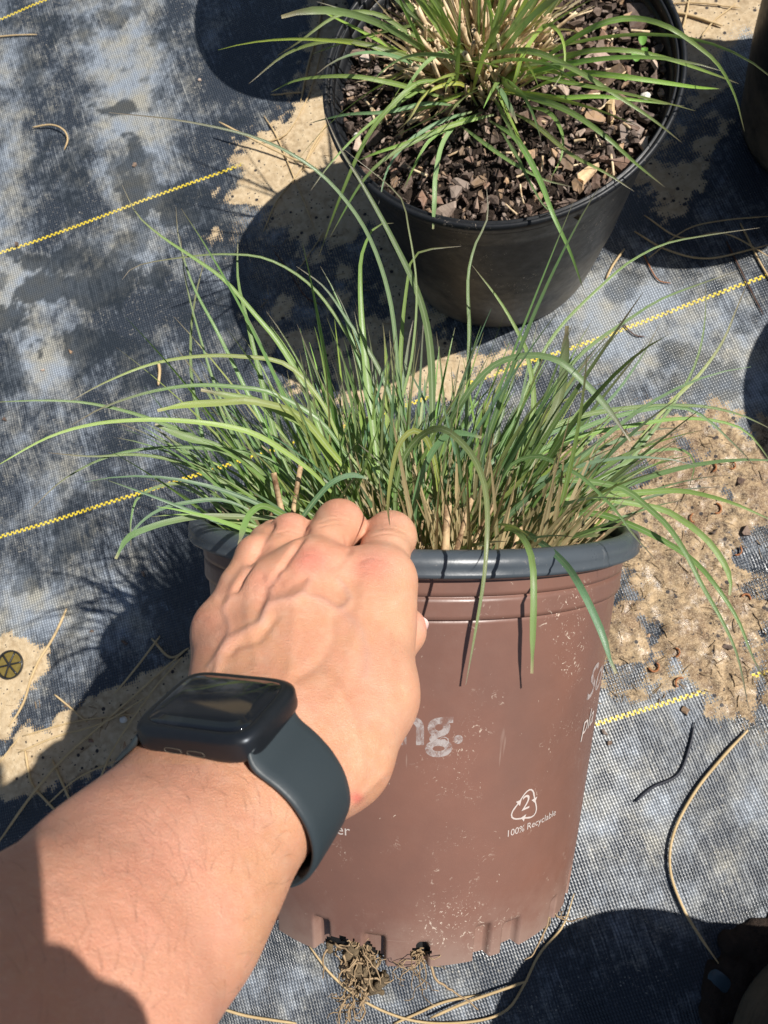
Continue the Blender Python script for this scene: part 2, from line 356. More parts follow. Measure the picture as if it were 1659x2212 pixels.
for (a0, h0, ra, rh) in hole:
    kill |= ((ang - a0) / ra) ** 2 + ((hh - h0) / rh) ** 2 < 1 + .08 * np.sin(ang * 1.7 + h0 * 900)
mesh('pot_body', bv, bf[~kill], M_brown, bpot)
iv, if_ = lathe(dens([(.1268, .2118), (.1245, .2118), (.1195, .1885), (.0985, .020), (.1005, .016), (.1005, .001), (0, .001)], .01), 200)
mesh('pot_lining', iv, if_, M_inside, bpot)
rv, rf = lathe([(.1272, .2110), (.1310, .2085), (.1340, .2098), (.1348, .2105), (.1350, .2118), (.1343, .2128), (.1350, .2150), (.1347, .2178), (.1333, .2205), (.1305, .2222), (.1275, .2222), (.1255, .2208), (.1248, .2180), (.1246, .2110), (.1272, .2110)], 300)
mesh('pot_rim', rv, rf, M_rim, bpot)
# printing on the brown pot
def potR(h): return np.interp(h, [0, .03, .1885], [.1068, .1095, .1235])
def pot_hit(px, py):                          # picture point -> (angle, height) on the front wall
    d = C2W(PX(px, py, 1))[0] - CAM
    t = np.linspace(.2, .6, 4000)[:, None]; q = W2L(CAM + d * t)
    k = np.argmax(np.hypot(q[:, 0], q[:, 1]) < potR(q[:, 2]))
    return math.atan2(q[k, 0], -q[k, 1]), q[k, 2]
m = N('faded_pot_print'); ob = m.obj()
fade = m.ramp(m.noise(150, 5, .75, vec=ob, dist=1), .38, .56, .04, .62)
tr = m.n('BsdfTransparent'); mx = m.n('MixShader'); m.t.links.new(fade, mx.inputs[0]); m.t.links.new(tr.outputs[0], mx.inputs[1]); m.t.links.new(m.b.outputs[0], mx.inputs[2])
m.t.links.new(mx.outputs[0], m.t.nodes['Material Output'].inputs[0])
M_fade = m.out((.50, .45, .43), .5)
m = N('white_pot_print'); M_print = m.out((.50, .43, .39), .5)
def wrap(V2, px, py, rot=0.0, flat=True):
    a0, h0 = pot_hit(px, py); c_, s_ = math.cos(rot), math.sin(rot)
    X2 = V2[:, 0] * c_ - V2[:, 1] * s_; Y2 = V2[:, 0] * s_ + V2[:, 1] * c_
    h = h0 + Y2; r = potR(h) + .00035; a = a0 + X2 / potR(h0)
    return np.c_[r * np.sin(a), -r * np.cos(a), h]
def text_flat(body, size, shear=0.0, extr=0):
    cu = bpy.data.curves.new('lettering', 'FONT'); cu.body = body; cu.size = size; cu.shear = shear; cu.offset = extr
    cu.align_x = 'LEFT'; cu.resolution_u = 4
    to = bpy.data.objects.new('lettering', cu); col.objects.link(to)
    bpy.context.view_layer.update()
    me = bpy.data.meshes.new_from_object(to.evaluated_get(bpy.context.evaluated_depsgraph_get()))
    v = np.array([p.co[:] for p in me.vertices]); f = [tuple(p.vertices) for p in me.polygons]
    bpy.data.objects.remove(to); bpy.data.meshes.remove(me); bpy.data.curves.remove(cu)
    return v, f
def print_on(body, px, py, size, mat, rot=0, shear=0, extr=0, label=None):
    v, f = text_flat(body, size, shear, extr)
    import bmesh
    me = bpy.data.meshes.new('t'); me.from_pydata(v.tolist(), [], f); bm = bmesh.new(); bm.from_mesh(me)
    bmesh.ops.triangulate(bm, faces=bm.faces[:]); bmesh.ops.subdivide_edges(bm, edges=bm.edges[:], cuts=1)
    bm.verts.ensure_lookup_table(); v = np.array([q.co[:] for q in bm.verts]); f = [tuple(q.index for q in p.verts) for p in bm.faces]
    bm.free(); bpy.data.meshes.remove(me)
    o = mesh('printed_lettering', wrap(v, px, py, rot), f, mat, bpot, smooth=False)
    if label: o['label'] = label
print_on('ng.', 856, 1606, .029, M_fade, .03, 0, .0006, 'large faded pale lettering on the brown wall')
print_on('®', 946, 1612, .007, M_fade)
print_on('er', 727, 1800, .0085, M_print, .02)
print_on('100% Recyclable', 1092, 1808, .0054, M_print, .06)
print_on('So', 1262, 1517, .026, M_fade, .12, .35, .0002)
print_on('pla', 1254, 1590, .016, M_print, .14, .3)
print_on('2', 1124, 1752, .0120, M_print, .10, .1)
def arrow(rot):                               # one bent arrow of the recycling triangle
    L, w_ = .0078, .00032
    pts = [(-.0062, -.0012), (-.0040, .0030), (-.0022, .0062), (0, .0074), (.0022, .0060), (.0036, .0034)]
    pts = spline([(a, b, 0) for a, b in pts], 14)[:, :2]
    T = np.gradient(pts, axis=0); T /= np.linalg.norm(T, axis=1)[:, None]; Nn = np.c_[-T[:, 1], T[:, 0]]
    V2 = np.vstack([pts + Nn * w_, pts - Nn * w_]); n = len(pts)
    f = [(i, i + 1, n + i + 1, n + i) for i in range(n - 1)]
    e, t, q = pts[-1], T[-1], Nn[-1]; b = len(V2)
    V2 = np.vstack([V2, e + q * .0016, e - q * .0016, e + t * .0022]); f.append((b, b + 1, b + 2))
    c_, s_ = math.cos(rot), math.sin(rot)
    return np.c_[V2[:, 0] * c_ - V2[:, 1] * s_, V2[:, 0] * s_ + V2[:, 1] * c_], f
av, af = join([arrow(k * 2 * math.pi / 3 - .12) for k in range(3)])
mesh('recycling_symbol', wrap(av * 1.28, 1135, 1742, -.08), af, M_print, bpot, smooth=False)
# ------------------------------------------------------------------ arm and hand: one skin grown from a distance field
AX = np.array([.37, .35, .86]); AX /= np.linalg.norm(AX)                     # along the forearm, towards the hand
NW = np.array([-.14, .94, -.32]); NW -= AX * (NW @ AX); NW /= np.linalg.norm(NW)   # up out of the watch glass
E1 = np.cross(NW, AX); E1 = E1 if E1[0] > 0 else -E1
class Field:
    def __init__(s, lo, hi, h):
        s.lo = np.array(lo, float); s.h = h; s.n = np.ceil((np.array(hi) - s.lo) / h).astype(int) + 1
        s.F = np.full(s.n, .03, np.float32)
    def cone(s, a, b, ra, rb, k=.006, sq=1.0, nrm=None, sub=False, tgt=None):
        T = s.F if tgt is None else tgt
        a, b = np.asarray(a, float), np.asarray(b, float); mg = max(ra, rb) + k + .003
        i0 = np.clip(np.floor((np.minimum(a, b) - mg - s.lo) / s.h).astype(int), 0, s.n - 1); i1 = np.clip(np.ceil((np.maximum(a, b) + mg - s.lo) / s.h).astype(int) + 1, 1, s.n)
        if (i1 <= i0).any(): return
        g = [s.lo[q] + s.h * np.arange(i0[q], i1[q]) for q in range(3)]
        P = np.stack(np.meshgrid(*g, indexing='ij'), -1)
        sc_ = 1.0
        if sq != 1.0:
            nn = np.asarray(nrm, float)
            P = P + ((P - a) @ nn)[..., None] * nn * (1 / sq - 1); b = b + ((b - a) @ nn) * nn * (1 / sq - 1); sc_ = sq ** .5
        e = b - a; L = np.linalg.norm(e) + 1e-9; t = np.clip(((P - a) @ e) / L ** 2, 0, 1)
        t = t + (rb - ra) * 0
        d = (np.linalg.norm(P - a - t[..., None] * e, axis=-1) - (ra + (rb - ra) * t)) * sc_
        sl_ = tuple(slice(i0[q], i1[q]) for q in range(3)); o = T[sl_]
        if sub: d = -d; hh = np.maximum(k - np.abs(o - d), 0) / k; T[sl_] = np.maximum(o, d) + hh * hh * k * .25
        else: hh = np.maximum(k - np.abs(o - d), 0) / k; T[sl_] = np.minimum(o, d) - hh * hh * k * .25
    def chain(s, pts, rad, k=.006, **kw):
        for i in range(len(pts) - 1): s.cone(pts[i], pts[i + 1], rad[i], rad[i + 1], k, **kw)
    def mesh(s):
        Fm = s.F; n = Fm.shape; ins = Fm < 0
        c = np.zeros(tuple(q - 1 for q in n), np.int8)
        for dx in (0, 1):
            for dy in (0, 1):
                for dz in (0, 1): c += ins[dx:n[0] - 1 + dx, dy:n[1] - 1 + dy, dz:n[2] - 1 + dz]
        act = np.argwhere((c > 0) & (c < 8)); idm = -np.ones(c.shape, np.int32); idm[tuple(act.T)] = np.arange(len(act))
        cor = np.array([[i, j, k] for i in (0, 1) for j in (0, 1) for k in (0, 1)])
        val = np.stack([Fm[tuple((act + q).T)] for q in cor], 1)
        acc = np.zeros((len(act), 3)); cnt = np.zeros(len(act))
        for i in range(8):
            for j in range(i + 1, 8):
                if np.abs(cor[i] - cor[j]).sum() == 1:
                    a, b = val[:, i], val[:, j]; mk = (a < 0) != (b < 0)
                    t = np.where(mk, a / np.where(mk, a - b, 1), 0)
                    acc += mk[:, None] * (cor[i] + t[:, None] * (cor[j] - cor[i])); cnt += mk
        Vv = s.lo + s.h * (act + acc / cnt[:, None]); Fs = []
        for ax_ in range(3):
            a1, a2 = (ax_ + 1) % 3, (ax_ + 2) % 3
            sa = [slice(None)] * 3; sb = [slice(None)] * 3; sa[ax_] = slice(0, -1); sb[ax_] = slice(1, None)
            A_, B_ = ins[tuple(sa)], ins[tuple(sb)]; ed = np.argwhere(A_ != B_)
            ed = ed[(ed[:, a1] > 0) & (ed[:, a2] > 0) & (ed[:, a1] < n[a1] - 1) & (ed[:, a2] < n[a2] - 1)]
            o1 = np.zeros(3, int); o1[a1] = 1; o2 = np.zeros(3, int); o2[a2] = 1
            q = np.stack([idm[tuple((ed - o1 - o2).T)], idm[tuple((ed - o2).T)], idm[tuple(ed.T)], idm[tuple((ed - o1).T)]], 1)
            fl = A_[tuple(ed.T)]; q[~fl] = q[~fl][:, ::-1]; Fs.append(q[(q >= 0).all(1)])
        return Vv, np.vstack(Fs)
hf = Field((-.20, -.21, .075), (.022, .012, .40), .0009)
# forearm: flattened at the wrist, rounder towards the elbow
wr = np.array([-.0485, -.0870, .2400]); fa1 = PX(392, 1818, .222); fa2 = PX(300, 1935, .203); fa3 = PX(105, 2175, .172); fa4 = PX(-260, 2560, .135)
hf.cone(fa4, fa3, .040, .0345, .01, sq=.95, nrm=NW); hf.cone(fa3, fa2, .0345, .0318, .01, sq=.88, nrm=NW)
hf.cone(fa2, fa1, .0318, .0303, .01, sq=.78, nrm=NW); hf.cone(fa1, wr - E1 * .002, .0298, .0272, .008, sq=.72, nrm=NW)
hf.cone(wr + E1 * .009 - NW * .002, fa2 + E1 * .011 - NW * .004, .0172, .0205, .012); hf.cone(wr - E1 * .013, fa2 - E1 * .012, .015, .019, .012)
hf.cone(wr - E1 * .020 + NW * .004, wr - E1 * .018 + NW * .002 - AX * .014, .0090, .0085, .010)     # end of the ulna
MC = {'i': PX(818, 1258, .325), 'm': PX(668, 1243, .316), 'r': PX(570, 1295, .311), 'p': PX(488, 1358, .305)}
MCr = {'i': .0128, 'm': .0130, 'r': .0118, 'p': .0108}
CR = {'i': PX(672, 1580, .262), 'm': PX(612, 1590, .258), 'r': PX(560, 1600, .255), 'p': PX(512, 1615, .253)}
CRr = {'i': .0150, 'm': .0158, 'r': .0150, 'p': .0128}
for q in 'impr'[::1]:
    hf.cone(CR[q], MC[q], CRr[q], MCr[q], .013)
    hf.cone(CR[q], wr + E1 * {'i': .014, 'm': .004, 'r': -.005, 'p': -.014}[q] + NW * .001, CRr[q], .0165, .012)
hf.chain([PX(640, 1500, .285), PX(650, 1330, .318)], [.018, .0135], .012)          # fleshy palm under the bones
hf.chain([PX(500, 1520, .275), PX(500, 1400, .305)], [.0145, .011], .012)
hf.chain([MC['i'], MC['m'], MC['r'], MC['p']], [.0105, .0105, .0100, .0092], .012)
# thumb: ball of the thumb, then the thumb folded under the hand along the pot wall
th = [PX(640, 1690, .246), PX(730, 1628, .264), PX(799, 1500, .288), PX(830, 1430, .322), PX(875, 1366, .3385), PX(880, 1352, .3415)]
hf.chain(th[:3], [.0150, .0160, .0150], .014)
hf.cone(th[2], PX(812, 1360, .312), .0150, .0130, .013); hf.cone(PX(812, 1360, .312), MC['i'], .0130, .0125, .012)
hf.cone(PX(760, 1520, .280), PX(760, 1360, .316), .0155, .0130, .012)
hf.cone(th[2], th[3], .0150, .0112, .008); hf.cone(th[3], th[4], .0108, .0086, .004); hf.cone(th[4], th[5], .0086, .0080, .004)
# fingers: knuckle, middle joint over the rim, then down inside the pot
def finger(q, pts, rad):
    T = np.full(hf.n, .03, np.float32)
    for i in range(len(pts) - 1): hf.cone(pts[i], pts[i + 1], rad[i], rad[i + 1], .003, tgt=T)
    k = .003; hh = np.maximum(k - np.abs(hf.F - T), 0) / k; hf.F = np.minimum(hf.F, T) - hh * hh * k * .25
fing = {}
finger('m', [MC['m'], PX(702, 1175, .334), PX(733, 1133, .350), PX(742, 1150, .366), PX(745, 1215, .378)], [.0125, .0100, .0112, .0098, .0082])
finger('i', [MC['i'], PX(830, 1198, .338), PX(843, 1160, .353), PX(848, 1180, .370), PX(845, 1240, .380)], [.0125, .0108, .0117, .0100, .0084])
finger('r', [MC['r'], PX(600, 1212, .328), PX(628, 1158, .343), PX(640, 1168, .359), PX(650, 1225, .371)], [.0115, .0093, .0098, .0088, .0075])
finger('p', [MC['p'], PX(520, 1268, .315), PX(556, 1202, .330), PX(578, 1172, .347), PX(592, 1158, .358), PX(600, 1185, .368)], [.0104, .0086, .0090, .0080, .0072, .0062])
sv, sf_ = hf.mesh()
def relax(V, Fq, it, lam=.5):
    e = np.vstack([Fq[:, [0, 1]], Fq[:, [1, 2]], Fq[:, [2, 3]], Fq[:, [3, 0]]]); n = len(V)
    deg = np.bincount(e[:, 0], minlength=n) + np.bincount(e[:, 1], minlength=n)
    for _ in range(it):
        S = np.stack([np.bincount(e[:, 0], V[e[:, 1], k], n) + np.bincount(e[:, 1], V[e[:, 0], k], n) for k in range(V.shape[1])], 1)
        V = V + lam * (S / np.maximum(deg, 1)[:, None] - V)
    return V
def vnorm(V, Fq):
    nn = np.cross(V[Fq[:, 2]] - V[Fq[:, 0]], V[Fq[:, 3]] - V[Fq[:, 1]]); Nv = np.zeros_like(V)
    for k in range(4):
        for c_ in range(3): Nv[:, c_] += np.bincount(Fq[:, k], nn[:, c_], len(V))
    return Nv / (np.linalg.norm(Nv, axis=1)[:, None] + 1e-12)
sv = relax(sv, sf_, 4)
nv = vnorm(sv, sf_)
ctrm = sv.mean(0)
if (nv * (sv - hf.lo)).mean() < -1e9: nv = -nv
# make sure normals point outwards: compare with the field gradient
ii = np.clip(((sv + nv * .003 - hf.lo) / hf.h).astype(int), 0, np.array(hf.n) - 1); outw = hf.F[tuple(ii.T)].mean() > 0
if not outw: nv = -nv; sf_ = sf_[:, ::-1]
pp = np.c_[CX + F * sv[:, 0] / sv[:, 2], CY - F * sv[:, 1] / sv[:, 2]]
face = np.clip(-(nv * sv).sum(1) / np.linalg.norm(sv, axis=1) * 3, 0, 1)      # only the side one can see carries the traced relief
Z = lambda *p: [(219 + a / 2.016, 1015 + b / 2.016) for a, b in p]            # traced on an enlargement of the hand
RIDGE = [  # polyline, half width, height in mm
    (Z((500, 880), (525, 800), (570, 735), (640, 700), (700, 660), (722, 600), (770, 572), (840, 562), (880, 535), (905, 490)), 9, .95),
    (Z((700, 660), (735, 560), (740, 500), (780, 455)), 7, .45),
    (Z((880, 545), (960, 565), (1040, 610), (1085, 560), (1060, 510), (1030, 480)), 7, .55),
    (Z((470, 860), (530, 770), (560, 690), (535, 610), (560, 560)), 7, .5),
    (Z((1050, 610), (1130, 700), (1160, 820), (1150, 900)), 11, .45),
    (Z((870, 400), (850, 560), (830, 800), (820, 900)), 14, .5),
    (Z((1180, 400), (1130, 600), (1060, 900), (1000, 1010)), 15, .45),
    (Z((650, 480), (640, 640), (680, 850)), 10, .4),
    (Z((990, 900), (1080, 1050), (1130, 1250), (1120, 1400)), 14, .6),
    (Z((1215, 1000), (1290, 1020), (1340, 1000)), 18, .35), (Z((1060, 1480), (1160, 1390), (1240, 1310)), 9, .5)]
BUMP = [((672, 1212), 26, 24, 1.6), ((806, 1222), 32, 26, 1.0), ((562, 1258), 26, 26, .8), ((446, 1338), 24, 30, .4), ((733, 1098), 34, 20, .5), ((843, 1122), 36, 18, .5), ((620, 1130), 24, 16, .5)]
DENT = [(Z((585, 520), (640, 420), (690, 335), (745, 240)), 6.5, 1.5), (Z((735, 500), (800, 400), (870, 300), (905, 200)), 6.5, 1.2), ([(755, 1192), (748, 1160)], 5, .6), (Z((1000, 640), (1000, 740), (940, 840), (850, 900)), 13, .8), (Z((700, 470), (715, 520), (690, 600)), 9, .9), (Z((1000, 420), (1040, 400), (1075, 345)), 10, .9), (Z((770, 480), (800, 520), (880, 480)), 9, .5),
        (Z((590, 500), (640, 420), (720, 330)), 8, .8), (Z((520, 560), (560, 480), (600, 420)), 10, .6), (Z((560, 800), (600, 760), (680, 740), (760, 640)), 9, .7), (Z((800, 420), (850, 330), (900, 260)), 7, .7),
        (Z((1280, 700), (1300, 850), (1310, 980)), 14, .5), (Z((1180, 1080), (1240, 1150), (1220, 1290)), 18, .4)]
disp = np.zeros(len(sv))
for pl, s_, a_ in RIDGE: disp += a_ * np.exp(-(line_d(pp, spline([(*q, 0) for q in pl], 40)[:, :2]) / s_) ** 2)
for pl, s_, a_ in DENT: disp -= a_ * np.exp(-(line_d(pp, spline([(*q, 0) for q in pl], 30)[:, :2]) / s_) ** 2)
for (cx_, cy_), rx_, ry_, a_ in BUMP: disp += a_ * np.exp(-((pp[:, 0] - cx_) / rx_) ** 2 - ((pp[:, 1] - cy_) / ry_) ** 2)
# creases across the finger joints
for pl in [((690, 1128), (730, 1120), (775, 1132)), ((688, 1138), (735, 1130), (778, 1143)), ((790, 1150), (840, 1140), (892, 1158)), ((792, 1160), (842, 1152), (893, 1170)), ((596, 1152), (630, 1146), (664, 1160)), ((532, 1200), (552, 1190), (575, 1200)),
           ((640, 1222), (668, 1232), (700, 1224)), ((645, 1206), (672, 1200), (698, 1208)), ((780, 1236), (808, 1242), (836, 1234)), ((776, 1214), (806, 1208), (838, 1216))]:
    disp -= .30 * np.exp(-(line_d(pp, spline([(*q, 0) for q in pl], 16)[:, :2]) / 2.2) ** 2)
wm = np.zeros(len(sv))
for (cx_, cy_), rx_, ry_, a_ in BUMP: wm = np.maximum(wm, np.exp(-((pp[:, 0] - cx_) / rx_ / 1.2) ** 2 - ((pp[:, 1] - cy_) / ry_ / 1.2) ** 2))
wr1 = fbm(pp[:, 0] * .35, pp[:, 1], .11, 61, 3); disp += wm * (wr1 - .5) * .55 + (fbm(pp[:, 0], pp[:, 1], .03, 62, 3) - .5) * .35
for cx_, cy_, wd_ in ((734, 1112, 40), (842, 1136, 46), (628, 1140, 32)):
    for dy_ in (-14, -7, 0, 7, 14): disp -= .17 * np.exp(-((pp[:, 1] - cy_ - dy_ - .012 * (pp[:, 0] - cx_) ** 2 * .35 - 2 * np.sin(pp[:, 0] * .21 + dy_)) / 1.7) ** 2) * np.exp(-((pp[:, 0] - cx_) / wd_) ** 4)
sv = sv + nv * (disp * face * .001)[:, None]
band_d = np.abs((sv - wr) @ AX)                                               # the strap presses in a little
sv = sv - nv * (np.clip(1 - np.abs(band_d - 0) / .014, 0, 1) * .0004)[:, None]
sv = relax(sv, sf_, 1, .4)
# skin colour: pink knuckles, bluish veins, paler tendons
base = np.tile([.600, .298, .168], (len(sv), 1))
nz = fbm(pp[:, 0], pp[:, 1], .012, 31, 4); nz2 = fbm(pp[:, 0], pp[:, 1], .05, 32, 4)
def tint(mask, c_, amt): global base; base = base * (1 - (mask * amt)[:, None]) + np.array(c_) * (mask * amt)[:, None]
tint(np.exp(-((pp[:, 0] - 672) / 44) ** 2 - ((pp[:, 1] - 1215) / 36) ** 2), (.66, .17, .12), .55); tint(np.exp(-((pp[:, 0] - 810) / 50) ** 2 - ((pp[:, 1] - 1228) / 34) ** 2), (.66, .19, .13), .42)
tint(np.clip(nz * 2 - .7, 0, 1), (.66, .30, .22), .5); tint(np.clip(nz2 * 2 - .9, 0, 1), (.68, .43, .30), .5)
for (cx_, cy_), rx_, ry_, a_ in BUMP:
    tint(np.exp(-((pp[:, 0] - cx_) / rx_ / 1.15) ** 2 - ((pp[:, 1] - cy_) / ry_ / 1.1) ** 2), (.68, .20, .15), .62 if a_ > .95 else .2)
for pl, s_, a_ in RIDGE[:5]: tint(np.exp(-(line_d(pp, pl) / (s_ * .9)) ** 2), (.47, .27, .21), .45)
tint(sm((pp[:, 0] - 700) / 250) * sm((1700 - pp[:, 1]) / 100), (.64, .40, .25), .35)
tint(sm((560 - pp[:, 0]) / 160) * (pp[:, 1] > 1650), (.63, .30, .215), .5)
tint(np.exp(-((pp[:, 0] - 912) / 16) ** 2 - ((pp[:, 1] - 1345) / 26) ** 2), (.72, .30, .24), .6)
tint(np.exp(-((pp[:, 0] - 768) / 14) ** 2 - ((pp[:, 1] - 1722) / 12) ** 2), (.62, .10, .09), .7)
m = N('skin'); ob = m.obj(); sa = m.attr('skin_tint').outputs['Color']
f1 = m.vor(1500, ob, 'DISTANCE_TO_EDGE'); f2 = m.noise(320, 5, .65, vec=ob); f3 = m.noise(1000, 3, vec=m.scale(ob, (.35, 1.2, 1)), dist=1.2)
wmk = m.math('MULTIPLY_ADD', m.attr('skin_tint').outputs['Alpha'], 1.6, 1.0)
ck = m.math('ADD', m.math('MULTIPLY', m.ramp(f1, 0, .25), .5), m.math('ADD', m.math('MULTIPLY', f2, .7), m.math('MULTIPLY', f3, .9)))
f4 = m.noise(45, 5, .6, vec=ob); cs = m.mix(m.ramp(f4, .42, .66, 0, .35), m.mix(m.ramp(f2, .40, .68, 0, .15), sa, (.56, .23, .16)), (.60, .24, .15)); cs = m.mix(m.ramp(f3, .5, .75, 0, .22), cs, (.72, .47, .34))
M_skin = m.out(cs, m.ramp(f2, .3, .7, .40, .55), m.bump(m.math('MULTIPLY', ck, wmk), .6, .0004), .45)
m.b.inputs['Subsurface Weight'].default_value = .12; m.b.inputs['Subsurface Radius'].default_value = (1, .35, .18); m.b.inputs['Subsurface Scale'].default_value = .004
person = empty('person', C2W(wr)[0]); tag(person, 'left hand and bare forearm reaching in to grip the brown pot by its rim', 'person')
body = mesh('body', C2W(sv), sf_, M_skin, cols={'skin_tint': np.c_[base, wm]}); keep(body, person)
# nails
m = N('fingernail'); M_nail = m.out((.80, .50, .45), .25, m.bump(m.noise(300, 2, vec=m.obj()), .05, .001), .5)
m.b.inputs['Subsurface Weight'].default_value = .2; m.b.inputs['Subsurface Scale'].default_value = .002
def nail(c0, ax1, nr, ln, wd, name='fingernail'):
    ax1 = np.array(ax1, float); ax1 /= np.linalg.norm(ax1); nr = np.array(nr, float); nr -= ax1 * (nr @ ax1); nr /= np.linalg.norm(nr); sd = np.cross(ax1, nr); Vn = []; Fn = []
    for i in range(13):
        for j in range(11):
            u_, v_ = i / 12 * 2 - 1, j / 10 * 2 - 1
            a_ = u_ * math.sqrt(1 - .35 * v_ * v_); b_ = v_ * math.sqrt(1 - .25 * u_ * u_)
            Vn.append(c0 + ax1 * a_ * ln + sd * b_ * wd + nr * (-.55 * wd * b_ * b_ - .10 * ln * a_ * a_))
    nV = len(Vn); Vn += [p - nr * .0006 for p in Vn]
    for i in range(12):
        for j in range(10):
            a_ = i * 11 + j; Fn += [(a_, a_ + 1, a_ + 12, a_ + 11), (nV + a_, nV + a_ + 11, nV + a_ + 12, nV + a_ + 1)]
    ring = [j for j in range(11)] + [i * 11 + 10 for i in range(1, 13)] + [132 + j for j in range(9, -1, -1)] + [i * 11 for i in range(11, 0, -1)]
    Fn += [(ring[k], ring[(k + 1) % len(ring)], nV + ring[(k + 1) % len(ring)], nV + ring[k]) for k in range(len(ring))]
    keep(mesh(name, C2W(np.array(Vn)), Fn, M_nail), person)
tn = th[5] + np.array([.0070, -.0012, -.0050]); nail(tn, th[5] - th[3] + np.array([.002, .002, 0]), (.82, .05, -.57), .0060, .0043)
nail(PX(586, 1134, .3440), (.55, .35, .6), (-.3, .85, -.5), .0042, .0034)
# fine dark hairs on the forearm
hp = []; fr = np.where((face > .25) & (pp[:, 1] > 1640) & (pp[:, 0] > -120) & (pp[:, 1] < 2300) & (((sv - wr) @ AX) < -.014))[0]
for i in R.choice(fr, 190, replace=False):
    wgt = np.clip(1 - ((pp[i, 0] - 120) / 900 + (pp[i, 1] - 1700) / 1500), 0, 1)
    if R.random() > .3 + wgt: continue
    n_ = nv[i]; t_ = AX * R.normal(.3, .25) + E1 * R.normal(-.9, .3) + NW * R.normal(-.1, .3); t_ -= n_ * (t_ @ n_); t_ /= np.linalg.norm(t_)
    L = R.uniform(.004, .008); cv = R.normal(0, .25); sd = np.cross(n_, t_)
    pts = [sv[i] + t_ * L * s_ + n_ * (.0009 * math.sin(s_ * 2.6) + .0001) + sd * cv * L * s_ * s_ for s_ in np.linspace(0, 1, 5)]
    hp.append(tube(C2W(np.array(pts)), np.linspace(.000032, .00001, 5), 3))
hv, hfc = join(hp); m = N('arm_hair'); M_hair = m.out((.16, .075, .045), .5)
keep(tag(mesh('arm_hair', hv, hfc, M_hair), kind='stuff'), person)
# ------------------------------------------------------------------ wristwatch
m = N('watch_aluminium'); M_case = m.out((.022, .026, .032), m.ramp(m.noise(300, 3, vec=m.obj()), .3, .7, .30, .42), None, .5, Metallic=.6)
m = N('watch_glass'); sg = m.ramp(m.noise(60, 5, .7, vec=m.obj()), .5, .8, 0, .18)
M_glass = m.out(m.mix(sg, (.006, .007, .009), (.10, .10, .11)), m.ramp(m.noise(25, 4, vec=m.obj()), .3, .7, .03, .10), None, .7)
m = N('watch_rubber'); M_band = m.out((.026, .036, .042), .48, m.bump(m.noise(900, 2, vec=m.obj()), .15, .0003), .45)
m = N('watch_speaker'); M_slot = m.out((.10, .085, .065), .5)
m = N('watch_sensor'); M_pin = m.out((.30, .32, .34), .35, None, .5)
watch = empty('wristwatch', C2W(wr)[0]); tag(watch, 'black square smart wristwatch with a dark rubber strap on the wrist', 'wristwatch')
WC = wr + NW * (.0205 + .0060) + AX * .0026 + E1 * .0012              # case centre
def superell(t, a, b, e):
    c_, s_ = np.cos(t), np.sin(t); return a * np.sign(c_) * np.abs(c_) ** (2 / e), b * np.sign(s_) * np.abs(s_) ** (2 / e)
def plate(prof, e, a, b, caps=(True, True), segs=120):             # prof: (inset, height)
    t = np.linspace(0, 2 * np.pi, segs, endpoint=False); Vs = []; Fs = []
    for ins_, h_ in prof:
        X2, Y2 = superell(t, a - ins_, b - ins_, e); Vs.append(WC + X2[:, None] * E1 + Y2[:, None] * AX + h_ * NW)
    for i in range(len(prof) - 1):
        for k in range(segs): Fs.append((i * segs + k, i * segs + (k + 1) % segs, (i + 1) * segs + (k + 1) % segs, (i + 1) * segs + k))
    if caps[0]: Fs.append(tuple(range(segs))[::-1])
    if caps[1]: Fs.append(tuple((len(prof) - 1) * segs + k for k in range(segs)))
    return np.vstack(Vs), Fs
a_, b_ = .0212, .0168
rnd = [(.0035 * (1 - math.sin(q)) , -.0051 + .0030 * (1 - math.cos(q))) for q in np.linspace(0, math.pi / 2, 6)]
rnd2 = [(.0030 * (1 - math.cos(q)), .0018 + .0028 * math.sin(q)) for q in np.linspace(0, math.pi / 2 * .92, 7)]
cv_, cf_ = plate([(.006, -.0054)] + rnd + rnd2 + [(.0034, .0044)], 5.4, a_, b_)
keep(mesh('case', C2W(cv_), cf_, M_case), watch)
cv_, cf_ = plate([(.0033, .0043)] + [(.0036 + .0028 * math.sin(q) ** 1.0 * 1.0, .0047 + .0009 * math.sin(q)) for q in np.linspace(0, math.pi / 2, 5)], 6.0, a_, b_)
keep(mesh('screen', C2W(cv_), cf_, M_glass), watch)
def ring_slot(cx_, ln):                                              # outlined speaker slots on the near side of the case
    t = np.linspace(0, 2 * np.pi, 25); X2, Y2 = superell(t, ln, .00085, 3.0)
    pts = [WC + E1 * (cx_ + q) - AX * (b_ + .0001) + NW * (-.0016 + r_) for q, r_ in zip(X2, Y2)]
    return tube(C2W(np.array(pts)), .00010, 5)
for cx_ in (-.0050, .0030):
    v_, f_ = ring_slot(cx_, .0030); keep(mesh('speaker_slot', v_, f_, M_slot), watch)
